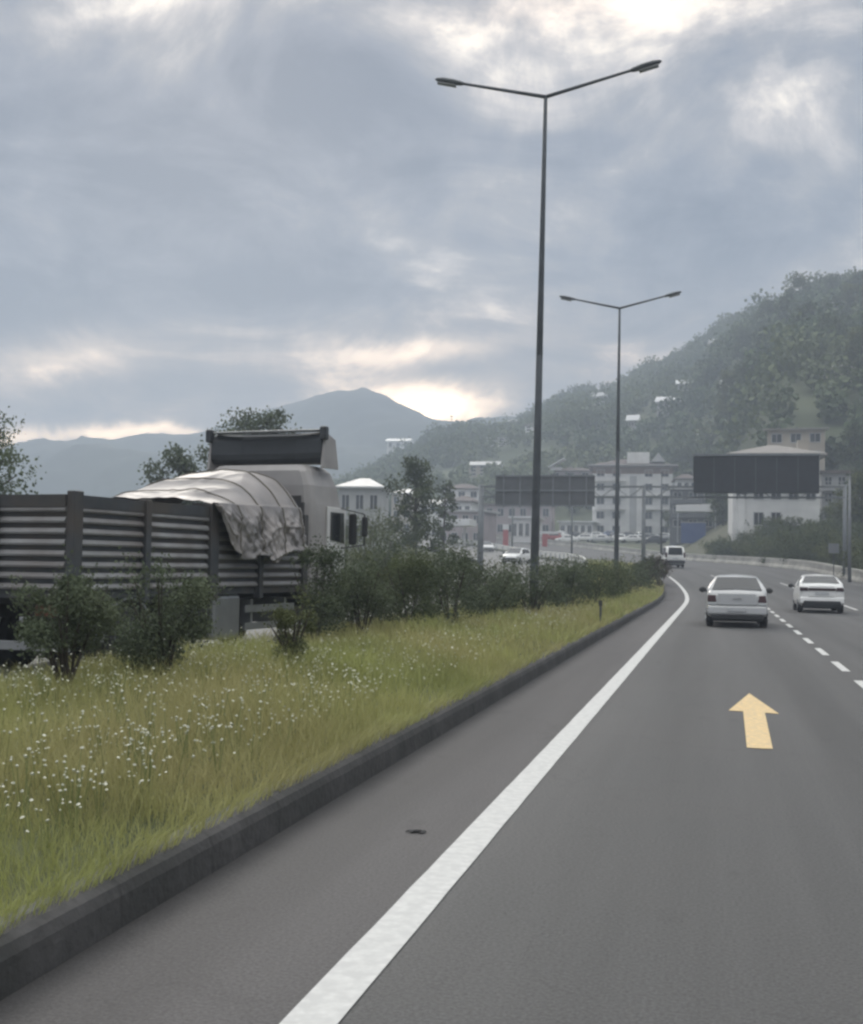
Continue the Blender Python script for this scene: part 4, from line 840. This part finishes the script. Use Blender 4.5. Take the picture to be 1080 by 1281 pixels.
# cab
Y0 = 7.03
cabo = MB(); rings = []
for z, w, ya, yb in ((.95, 1.20, Y0, Y0 + 1.56), (1.2, 1.22, Y0, Y0 + 1.60), (2.0, 1.22, Y0, Y0 + 1.60), (2.75, 1.21, Y0 + .01, Y0 + 1.5), (3.1, 1.18, Y0 + .02, Y0 + 1.4), (3.38, 1.08, Y0 + .05, Y0 + 1.3), (3.50, .95, Y0 + .15, Y0 + 1.2)):
    c = .16; rings.append([(-w + c, ya, z), (w - c, ya, z), (w - c * .3, ya + c * .3, z), (w, ya + c, z), (w, yb - c * 1.6, z), (w - c * 1.6, yb, z), (-w + c * 1.6, yb, z), (-w, yb - c * 1.6, z), (-w, ya + c, z), (-w + c * .3, ya + c * .3, z)])
cab = cabo.loft(rings).build('cab', M['cab'], tr, smooth=False, bevel=.03)
for s in (-1, 1):
    x = s * 1.217
    d = MB().box(min(x, x + s * .03), max(x, x + s * .03), Y0 + .62, Y0 + 1.42, 1.15, 2.72).build('cab_door', M['cablight'], tr, bevel=.02)
    MB().prism([(Y0 + .74, 2.08), (Y0 + 1.36, 2.02), (Y0 + 1.32, 2.62), (Y0 + .74, 2.62)], 'x', min(x + s * .031, x + s * .04), max(x + s * .031, x + s * .04)).build('door_window', M['glass'], d)
    MB().tube((x + s * .05, Y0 + .70, 1.78), (x + s * .05, Y0 + .90, 1.78), .018, .018, 6).build('door_handle', M['trim'], d)
    m = MB(); m.box(min(x + s * .14, x + s * .30), max(x + s * .14, x + s * .30), Y0 + 1.30, Y0 + 1.40, 2.0, 2.62); mo = m.build('mirror', M['trim'], tr, bevel=.045, seg=4)
    m = MB(); m.box(min(x + s * .40, x + s * .52), max(x + s * .40, x + s * .52), Y0 + 1.34, Y0 + 1.44, 2.16, 2.56); m.build('wide_mirror', M['trim'], mo, bevel=.045, seg=4)
    m = MB(); m.tube((x, Y0 + 1.2, 2.72), (x + s * .46, Y0 + 1.38, 2.60), .012, .012, 6).tube((x, Y0 + 1.2, 1.92), (x + s * .46, Y0 + 1.38, 2.0), .012, .012, 6).tube((x + s * .46, Y0 + 1.38, 2.6), (x + s * .46, Y0 + 1.38, 2.0), .018, .018, 6); m.build('mirror_arm', M['trim'], mo)
    # side fairing strips beside the deflector
    m = MB(); m.prism([(Y0 + .30, 3.44), (Y0 + 1.0, 3.46), (Y0 + .85, 4.02), (Y0 + .42, 4.14)], 'x', s * 1.225, s * 1.275); m.build('deflector_side', M['cab'], tr, bevel=.01)
MB().prism([(Y0 + 1.30, 1.95), (Y0 + 1.625, 1.95), (Y0 + 1.54, 2.72), (Y0 + 1.30, 2.8)], 'x', -1.0, 1.0).build('windscreen', M['glass'], tr)
MB().box(-1.15, 1.15, Y0 + 1.34, Y0 + 1.72, .42, .93).build('front_bumper', M['cab'], tr, bevel=.05)
mb = MB(); rings = []
for z, yb, w in ((3.55, .45, 1.22), (3.64, .36, 1.22), (3.74, .34, 1.22), (4.0, .36, 1.22), (4.10, .42, 1.21), (4.15, .50, 1.19)):
    rings.append([(-w, Y0 + yb, z), (-w * .5, Y0 + yb + .12, z), (w * .5, Y0 + yb + .12, z), (w, Y0 + yb, z), (w, Y0 + .92 - (z - 3.55) * .5, z), (-w, Y0 + .92 - (z - 3.55) * .5, z)])
mb.loft(rings).build('roof_deflector', M['deflector'], tr, bevel=.02)
MB().box(-1.17, 1.17, Y0 + .33, Y0 + .52, 4.152, 4.19).build('deflector_lip', M['tank'], tr, bevel=.015)
MB().box(-1.0, 1.0, Y0 - .02, Y0 - .002, 2.3, 2.9).build('rear_cab_panel', M['bedframe'], tr, bevel=.01)
for s in (-1, 1): MB().box(s * 1.26 - .07, s * 1.26 + .07, Y0 + .30, Y0 + .45, 3.98, 4.24).build('marker_horn', M['deflector'], tr, bevel=.03)

# load under a tarpaulin: lies in the bed, a thing of its own
def tarp():
    rid = lambda a_, b_, sc_, sd_: max(0, 1 - abs(2 * float(fbm(a_, b_, sd_, sc_, 2)) - 1) * 2.4)
    def pos(f, g, out=0.):
        y = 3.42 + f * 2.95; s = 1 if g > 0 else -1; ag = abs(g)
        crown = 2.66 + .58 * float(sstep(0, .75, f)) + .02 * math.sin(f * 9); hem = 1.94 - .26 * math.sin(f * 3.0) + .07 * math.sin(f * 17)
        if f < .12: hem = 2.52 - (2.52 - hem) * f / .12
        if ag < .52:                                    # over the top
            q = ag / .52; x = s * 1.30 * q; z = crown - (crown - 2.58 - .06 * f) * q**3.4
            n = .5 * rid(x * .9 + y * .25, y * .8 - x * .3, .9, 71) + .35 * rid(x * 1.1 - y * .4, y * .5, .45, 73)
            z += .075 * n * (1 - q**6) - .03; z += out
        else:                                           # hanging down the side
            q = (ag - .52) / .48; zt = 2.58 + .06 * f; x = s * (1.31 + .02 * q); z = zt - (zt - hem) * q
            sw = q + .16 * math.sin(y * 2.3 + 1) + .07 * math.sin(y * 5.1)
            fold = (.085 * rid(y + .55 * q, q * .22, .34, 81) + .055 * rid(y - .75 * q, q * .25 + 4, .22, 83) + .075 * rid(sw * 1.3, y * .16, .30, 87) * q + .02 * rid(y * 1.2 + q * .3, q * .8, .12, 85)) * min(1, q * 3)
            x += s * (fold + .02 + out)
        return (x, y, z)
    na, nb = 150, 190; V = [pos(i / (na - 1), j / (nb - 1) * 2 - 1) for i in range(na) for j in range(nb)]
    ix = np.arange(na * nb).reshape(na, nb); F = np.stack([ix[:-1, :-1], ix[:-1, 1:], ix[1:, 1:], ix[1:, :-1]], -1).reshape(-1, 4)
    o = np_mesh('tarpaulin', np.array(V), F, M['tarp'], smooth=True); o.location = tr.location; o.rotation_euler = tr.rotation_euler
    sm = o.modifiers.new('thick', 'SOLIDIFY'); sm.thickness = .010
    for f in (.22, .48, .74, .95):
        pts = [Vector(pos(f + .015 * math.sin(g_ * 3), g_, .020)) for g_ in np.linspace(-.98, .98, 60)]; mb = MB(); mb.path(pts, [.011] * 60, 5); mb.build('rope', M['rope'], o)
    return tag(o, 'crumpled pale tarpaulin humped over the load at the front of the truck bed', 'tarpaulin')
M['rope'] = mat('rope', (.16, .145, .12), .9, var=.3, scale=60)
tarp()

# ------------------------------------------------------------------ buildings
def wallm(name, col, v=.1): return mat(name, col, .85, var=v, scale=.6, col2=tuple(c * .82 for c in col), scale2=.25, bump=.1, bscale=6)
M['w_white'] = wallm('white_render', (.80, .79, .77)); M['w_grey'] = wallm('grey_render', (.46, .46, .46)); M['w_beige'] = wallm('beige_render', (.46, .41, .34)); M['w_pink'] = wallm('mauve_render', (.40, .34, .345)); M['w_brick'] = wallm('bare_brick', (.25, .165, .13))
M['w_dark'] = wallm('dark_render', (.13, .135, .145)); M['w_yellow'] = wallm('cream_render', (.50, .46, .36))
M['r_brown'] = mat('brown_tiles', (.13, .095, .085), .8, var=.25, scale=2, col2=(.09, .075, .07), scale2=.4); M['r_pale'] = mat('pale_metal_roof', (.48, .48, .48), .45, .1, var=.12, scale=.8); M['r_tan'] = mat('tan_roof_sheets', (.25, .23, .21), .7, var=.15, scale=1)
M['r_white'] = mat('white_metal_roof', (.72, .72, .72), .4, var=.06, scale=1); M['pane'] = mat('window_pane', (.020, .023, .027), .15, var=.3, scale=.7); M['frame'] = mat('window_frame', (.45, .45, .45), .6, var=.1); M['rail'] = mat('balcony_rail', (.42, .43, .44), .6, .2, var=.1)
def house(name, loc, rz, w, dp, h, floors, cols, label, cat, wall, roof, rtype='hip', rh=2., over=.6, balc=(), extra=None, down=4., skip=()):
    t = thing(name, loc, label, cat, None, rz); MB().box(-w / 2, w / 2, 0, dp, -down, h).build('wall', M[wall], t)
    if rtype == 'hip':
        o = over; rx = max(w / 2 - dp / 2, .3) if w > dp else w * .12; mb = MB(); mb.add([(-w / 2 - o, -o, h), (w / 2 + o, -o, h), (w / 2 + o, dp + o, h), (-w / 2 - o, dp + o, h), (-w / 2 - o, -o, h + .25), (w / 2 + o, -o, h + .25), (w / 2 + o, dp + o, h + .25), (-w / 2 - o, dp + o, h + .25), (-rx, dp / 2, h + rh), (rx, dp / 2, h + rh)],
            [(3, 2, 1, 0), (0, 1, 5, 4), (1, 2, 6, 5), (2, 3, 7, 6), (3, 0, 4, 7), (4, 5, 9, 8), (5, 6, 9), (6, 7, 8, 9), (7, 4, 8)]); mb.build('roof', M[roof], t)
    elif rtype == 'gable':
        mb = MB(); o = over; mb.prism([(-o, h - .12), (dp + o, h - .12), (dp + o, h + .12), (dp / 2, h + rh), (-o, h + .12)], 'x', -w / 2 - o, w / 2 + o); mb.build('roof', M[roof], t)
    elif rtype == 'shed':
        mb = MB(); o = over; mb.prism([(-o, h), (dp + o, h + rh), (dp + o, h + rh + .22), (-o, h + .22)], 'x', -w / 2 - o, w / 2 + o); mb.build('roof', M[roof], t)
    else:
        o = over; MB().box(-w / 2 - o, w / 2 + o, -o, dp + o, h + .002, h + .32).build('roof', M[roof], t)
    fh = h / floors; step = w / cols
    for fl_ in range(floors):
        for c in range(cols):
            if (fl_, c) in skip: continue
            x = -w / 2 + step * (c + .5); z = fl_ * fh + fh * .32; ww = min(1.5, step * .5); hh = fh * .46; mb = MB(); e = .10
            for bx in ((x - ww / 2 - e, x - ww / 2, z - e, z + hh + e), (x + ww / 2, x + ww / 2 + e, z - e, z + hh + e), (x - ww / 2, x + ww / 2, z - e, z), (x - ww / 2, x + ww / 2, z + hh, z + hh + e), (x - .04, x + .04, z, z + hh)): mb.box(bx[0], bx[1], -.10, -.002, bx[2], bx[3])
            fr = mb.build('window', M['frame'], t); MB().box(x - ww / 2, x + ww / 2, -.05, -.004, z, z + hh).build('pane', M['pane'], fr)
    for (fl_, x0, x1) in balc:
        z = fl_ * fh; b = MB().box(x0, x1, -1.3, -.005, z - .14, z + .02).build('balcony', M[wall], t); mb = MB()
        mb.box(x0, x1, -1.30, -1.26, z + .95, z + 1.02); k = int((x1 - x0) / .35)
        for i in range(k + 1): xx = x0 + (x1 - x0) * i / k; mb.box(xx - .025, xx + .025, -1.295, -1.265, z + .02, z + .95)
        mb.build('railing', M['rail'], b)
    if extra: extra(t)
    return t
def at(px, py, d): return P(px, py, d)
def hloc(px0, px1, pytop, d, zmin=None):
    """footprint: centre, width, base height and eaves height for a house whose front shows from px0 to px1"""
    a, b = P(px0, pytop, d), P(px1, pytop, d); x = (a.x + b.x) / 2; z0 = float(T(x, d)); z0 = max(z0, float(HZ(x / d, d)) if d > 168 and -.36 < x / d < .4 else z0)
    return x, z0, b.x - a.x, (a.z + b.z) / 2 - z0
# apartment block
x, z0, w, h = hloc(742, 842, 584, 262)
def apt(t):
    MB().box(-w / 2 - .02, w / 2 + .02, -.06, -.002, h - 1.5, h - .05).build('brick_band', M['w_brick'], t)
    MB().box(-1.2, 3.6, 1.2, 7, h + .3, h + 3.3).build('attic', M['w_white'], t); MB().prism([(3.9, h + 1.2), (7.0, h + 1.2), (5.45, h + 3.2)], 'y', .6, 5).build('roof_gable', M['r_pale'], t)
    MB().box(-w / 2 - 1.1, w / 2 + 1.1, -1.0, -.62, h + .252, h + .42).build('eaves_gutter', M['r_pale'], t)
    MB().prism([(-3.9, h + .5), (-3.3, h + .5), (-3.6, h + 3.0)], 'y', 2.0, 2.6).build('chimney', M['w_beige'], t)
    MB().box(-.6, .9, -.05, -.003, .5, h - 2).build('stair_panel', M['w_grey'], t)
house('apartment_block', (x, 262, z0), R(4), w, 12, h, 5, 5, 'whitish apartment block with brown hipped roof behind the second lamp post', 'apartment block', 'w_white', 'r_brown', 'hip', 2.2, 1.0, [(2, -w / 2 + .4, -1.4), (3, -w / 2 + .4, -1.4), (4, -w / 2 + .4, -1.4), (3, 2.2, w / 2 - .3), (2, 2.2, w / 2 - .3)], apt, skip=[(i, 2) for i in range(5)])
x, z0, w, h = hloc(686, 742, 590, 285)
def shard(t): MB().add([(-w / 2, -.6, h + 1.0), (-w / 2 + 3.8, -.6, h + 3.0), (-w / 2 + 3.8, 3, h + 3.0), (-w / 2, 3, h + 1.0), (-w / 2, -.6, h + 1.25), (-w / 2 + 3.8, -.6, h + 3.3), (-w / 2 + 3.8, 3, h + 3.3), (-w / 2, 3, h + 1.25)], [(0, 1, 2, 3), (7, 6, 5, 4), (0, 1, 5, 4), (1, 2, 6, 5), (2, 3, 7, 6), (3, 0, 4, 7)]).build('canopy', M['r_white'], t); MB().box(-w / 2 + .4, -w / 2 + 3, .2, 2.8, h + .02, h + 1.1).build('roof_room', M['w_white'], t)
house('town_house', (x, 285, z0), R(-3), w, 10, h, 5, 3, 'mauve town house with a slanted white canopy on its roof, left of the apartment block', 'house', 'w_pink', 'r_brown', 'hip', 1.6, .6, [(3, -w / 2 + .5, 0)], shard)
x, z0, w, h = hloc(688, 704, 553, 372)
house('tower_house', (x, 372, z0 - 2), 0, w, 7, h + 2, 4, 2, 'narrow pale tower-like house just above the slanted white canopy', 'house', 'w_grey', 'r_pale', 'flat', 0, .4)
# grey commercial block and its white canopy left of the display board
x, z0, w, h = hloc(838, 936, 612, 205)
house('shop_block', (x, 205, z0), R(-6), w, 10, h, 3, 5, 'low dark grey shop block with balconies between the apartment block and the display board', 'shop building', 'w_dark', 'r_pale', 'flat', 0, .5, [(2, -w / 2 + .5, -1), (1, -w / 2 + .5, 1)])
a, b = P(846, 640, 190), P(900, 631, 190); z0 = float(T((a.x + b.x) / 2, 190))
t = thing('shop_awning', ((a.x + b.x) / 2, 190, z0), 'white wedge-shaped canopy in front of the dark grey shop block', 'canopy'); ww = (b.x - a.x) / 2
MB().prism([(-ww, a.z - z0), (ww, a.z - z0), (ww - 1.0, b.z - z0), (-ww, b.z - z0 - .15)], 'y', -1.5, 2.5).build('canopy', M['r_white'], t)
for sx in (-ww + .3, ww - .6): MB().tube((sx, -1.2, -.5), (sx, -1.2, a.z - z0), .09, .09, 8).build('leg', M['rail'], t)
a, b = P(852, 682, 186), P(883, 654, 186); z0 = float(T((a.x + b.x) / 2, 186)); t = thing('blue_container', ((a.x + b.x) / 2, 186, z0), 'blue container standing under the white canopy by the road', 'container'); ww = (b.x - a.x) / 2
mb = MB(); hh = b.z - z0; mb.box(-ww, ww, 0, 2.4, .0, hh); MB.build(mb, 'body', M['bluep'], t); mb = MB()
for i in range(9): xx = -ww + 2 * ww * (i + .5) / 9; mb.box(xx - .07, xx + .07, -.05, -.002, .1, hh - .1)
mb.build('corrugation', M['bluep'], t); MB().box(-ww - .04, ww + .04, -.06, 2.45, hh + .002, hh + .10).build('roof', M['w_grey'], t)
# right-hand houses
x, z0, w, h = hloc(917, 1026, 570, 150)
def dver(t):
    MB().box(-w / 2 + .6, -w / 2 + 1.4, -.3, -.005, -2, 4.6).build('corner_pillar', M['w_white'], t); MB().box(w / 2 - 2.2, w / 2 - .9, 3, 4, h + .5, h + 2.2).build('chimney', M['w_beige'], t)
house('roadside_house', (x, 150, z0), R(3), w, 9, h, 3, 5, 'white house with wide tan roof just behind the display board', 'house', 'w_white', 'r_tan', 'hip', 1.7, .8, [(2, -w / 2 + .5, w / 2 - .5)], dver, skip=[(0, 0), (0, 3), (0, 4)])
x, z0, w, h = hloc(960, 1032, 538, 176)
house('hillside_house', (x, 176, z0), R(-5), w, 8, h, 3, 3, 'beige house with flat tan roof above the roadside house', 'house', 'w_beige', 'r_tan', 'shed', .9, .6)
x, z0, w, h = hloc(1028, 1130, 592, 158)
house('balcony_house', (x, 158, z0), 0, w, 9, h, 3, 6, 'grey house with white balcony railings at the right edge of the picture', 'house', 'w_grey', 'r_brown', 'flat', 0, .5, [(2, -w / 2, w / 2), (1, -w / 2, w / 2)])
# left-hand houses
x, z0, w, h = hloc(425, 476, 611, 150)
house('low_house', (x, 150, z0), R(8), w, 8, h, 2, 3, 'low house with a pale tent-shaped roof right of the truck cab', 'house', 'w_grey', 'r_pale', 'hip', 1.6, .5)
for i, (p0, p1, py, d, fl_, co_, wl, rf, rt, lb) in enumerate([
    (548, 604, 640, 205, 2, 4, 'w_pink', 'r_pale', 'flat', 'low mauve building with a white roof edge behind the filling station'),
    (556, 600, 612, 262, 4, 3, 'w_white', 'r_brown', 'hip', 'white stepped house with brown roof left of the road sign panel'),
    (606, 690, 632, 250, 2, 6, 'w_pink', 'r_brown', 'flat', 'long mauve hall behind the parked cars and the road sign panel'),
    (640, 684, 602, 330, 4, 4, 'w_grey', 'r_brown', 'hip', 'grey house above the long mauve hall'),
    (586, 622, 604, 345, 3, 3, 'w_beige', 'r_pale', 'gable', 'beige house on the lower slope above the stepped white house'),
    (604, 632, 590, 400, 4, 3, 'w_white', 'r_pale', 'flat', 'pale flat-roofed house above the sign panel, nearest the left gantry column'),
    (656, 684, 585, 420, 3, 3, 'w_white', 'r_brown', 'hip', 'white house with brown roof above the right half of the road sign panel'),
    (700, 728, 566, 400, 4, 3, 'w_grey', 'r_pale', 'flat', 'pale grey house behind the mauve town house'),
    (726, 752, 556, 430, 3, 3, 'w_white', 'r_brown', 'hip', 'small white house left of the apartment block roof'),
    (640, 672, 648, 222, 1, 4, 'w_white', 'r_white', 'flat', 'low white kiosk between the two red pillars'),
    (700, 742, 655, 252, 1, 5, 'w_white', 'r_white', 'flat', 'long low white shop front behind the parked cars'),
    (560, 590, 628, 232, 2, 3, 'w_white', 'r_brown', 'hip', 'white low house with brown roof right behind the station canopy'),
    (618, 646, 612, 300, 3, 3, 'w_white', 'r_brown', 'hip', 'white house behind the left half of the road sign panel'),
    (664, 690, 615, 310, 3, 3, 'w_yellow', 'r_brown', 'hip', 'cream house behind the nearest lamp post'),
    (846, 872, 600, 250, 4, 3, 'w_white', 'r_brown', 'hip', 'white house with brown roof between the apartment block and the display board'),
    (872, 900, 556, 300, 3, 3, 'w_white', 'r_brown', 'hip', 'white house on the slope above the left end of the display board'),
    (1034, 1066, 560, 215, 3, 3, 'w_beige', 'r_tan', 'hip', 'beige house on the slope above the balcony house'),
    (490, 516, 618, 260, 3, 2, 'w_beige', 'r_pale', 'hip', 'beige house behind the bushy tree, next to the low tent-roofed house'),
    (524, 552, 632, 250, 3, 2, 'w_white', 'r_pale', 'shed', 'small white house partly hidden by the dark bushy tree')]):
    x, z0, w, h = hloc(p0, p1, py, d); house('town_house', (x, d, z0), R((i * 37) % 13 - 6), w, 9, max(h, 3.2), fl_, co_, lb, 'house', wl, rf, rt, 1.5, .5)
# houses scattered over the hill
for i, (p0, p1, py, d, wl, rf, rt, lb) in enumerate([
    (822, 846, 513, 355, 'w_grey', 'r_white', 'gable', 'grey hill house with white gabled roof, left one of the pair halfway up the hill'),
    (848, 870, 505, 368, 'w_grey', 'r_white', 'shed', 'hill house with slanting white roof, right one of the pair halfway up the hill'),
    (786, 797, 549, 350, 'w_grey', 'r_white', 'gable', 'tiny house with a white roof right above the apartment block'),
    (484, 512, 552, 620, 'w_white', 'r_white', 'gable', 'tiny white house on the low hill left of the glow in the sky'),
    (540, 558, 569, 520, 'w_grey', 'r_white', 'hip', 'tiny pale roofed house on the low slope above the dark bushy tree'),
    (700, 732, 513, 610, 'w_grey', 'r_pale', 'hip', 'long pale house high on the hill just right of the nearest lamp post'),
    (974, 1006, 382, 655, 'w_white', 'r_pale', 'hip', 'pale house right on the hill ridge'),
    (984, 1006, 407, 600, 'w_grey', 'r_pale', 'gable', 'pale house just below the ridge house'),
    (1066, 1086, 402, 590, 'w_grey', 'r_pale', 'hip', 'pale house high on the hill at the right edge of the picture'),
    (984, 1012, 444, 500, 'w_grey', 'r_pale', 'gable', 'pale house in the upper middle of the hill'),
    (1030, 1050, 470, 430, 'w_beige', 'r_tan', 'hip', 'beige house among trees on the right part of the hill'),
    (636, 652, 528, 560, 'w_grey', 'r_pale', 'hip', 'small pale house on the low ridge left of the nearest lamp post'),
    (904, 930, 512, 300, 'w_white', 'r_white', 'gable', 'white house on the slope above the middle of the display board'),
    (1040, 1062, 512, 320, 'w_white', 'r_pale', 'hip', 'white house among the trees above the right-hand houses'),
    (984, 1004, 486, 370, 'w_beige', 'r_pale', 'gable', 'beige gabled house on the middle of the right slope'),
    (760, 780, 492, 560, 'w_grey', 'r_pale', 'hip', 'pale house on the hill just left of the second lamp post'),
    (806, 822, 470, 560, 'w_grey', 'r_pale', 'gable', 'pale gabled house on the upper slope right of the second lamp post'),
    (890, 908, 470, 470, 'w_beige', 'r_pale', 'gable', 'beige house in the trees of the upper middle slope'),
    (930, 948, 440, 520, 'w_white', 'r_pale', 'hip', 'white house high among the trees below the ridge'),
    (1050, 1072, 436, 470, 'w_white', 'r_brown', 'hip', 'white house with brown roof high on the right part of the hill'),
    (664, 680, 545, 500, 'w_white', 'r_pale', 'hip', 'small white house on the slope left of the nearest lamp post'),
    (740, 756, 532, 450, 'w_white', 'r_pale', 'gable', 'small white gabled house on the slope between the two lamp posts'),
    (590, 606, 548, 540, 'w_white', 'r_brown', 'hip', 'small white house with brown roof on the low slope')]):
    a, b = P(p0, py, d), P(p1, py, d); x = (a.x + b.x) / 2; w = b.x - a.x; z0 = float(HZ(x / d, d)); h = min(max(a.z - z0, 4.5), 9); 
    house('hill_house', (x, d, max(z0, a.z - h)), R((i * 53) % 21 - 10), w, w * .7, h, 2, 3, lb, 'house', wl, rf, rt, 1.8, .7, down=9)
# filling station: canopy and two red pillars
a, b = P(541, 658, 190), P(592, 650, 190); z0 = float(T((a.x + b.x) / 2, 190)); t = thing('station_canopy', ((a.x + b.x) / 2, 190, z0), 'flat white filling station canopy on posts beside the opposite road', 'canopy'); ww = (b.x - a.x) / 2
MB().box(-ww, ww, -3, 3, a.z - z0, b.z - z0).build('roof', M['r_white'], t, bevel=.05)
for sx in (-ww + 1, ww - 1.4): MB().box(sx - .16, sx + .16, -.16, .16, -1, a.z - z0).build('leg', M['w_white'], t)
M['redp'] = mat('red_pillar_paint', (.42, .10, .10), .5, var=.1, scale=1)
for px, y0, y1, d, lb in ((633, 656, 684, 196, 'red pillar sign with white top, left of the nearest lamp post'), (682, 661, 686, 200, 'red pillar with a white cross bar, right of the nearest lamp post')):
    q = P(px, y0, d); z0 = float(T(q.x, d)); h = q.z - z0; t = thing('pillar_sign', (q.x, d, z0), lb, 'sign'); MB().box(-.42, .42, -.2, .2, -.5, h - .9).build('pillar', M['redp'], t)
    if px < 650: MB().box(-.5, .5, -.24, .24, h - .898, h).build('top', M['r_white'], t)
    else: MB().box(-2.3, 2.3, -.3, .3, h - .898, h - .5).build('crossbar', M['r_white'], t)

# ------------------------------------------------------------------ haze
hz = MB().box(-2000, 2000, -150, 1480, -2.5, 196).build('haze', [], fix=True); hz['kind'] = 'stuff'
m = bpy.data.materials.new('haze'); m.use_nodes = True; t = m.node_tree; t.nodes.remove(t.nodes['Principled BSDF'])
v = t.nodes.new('ShaderNodeVolumePrincipled'); v.inputs['Density'].default_value = .0013; v.inputs['Color'].default_value = (.70, .79, .93, 1); v.inputs['Anisotropy'].default_value = .1
t.links.new(v.outputs[0], t.nodes['Material Output'].inputs['Volume']); hz.data.materials.append(m)
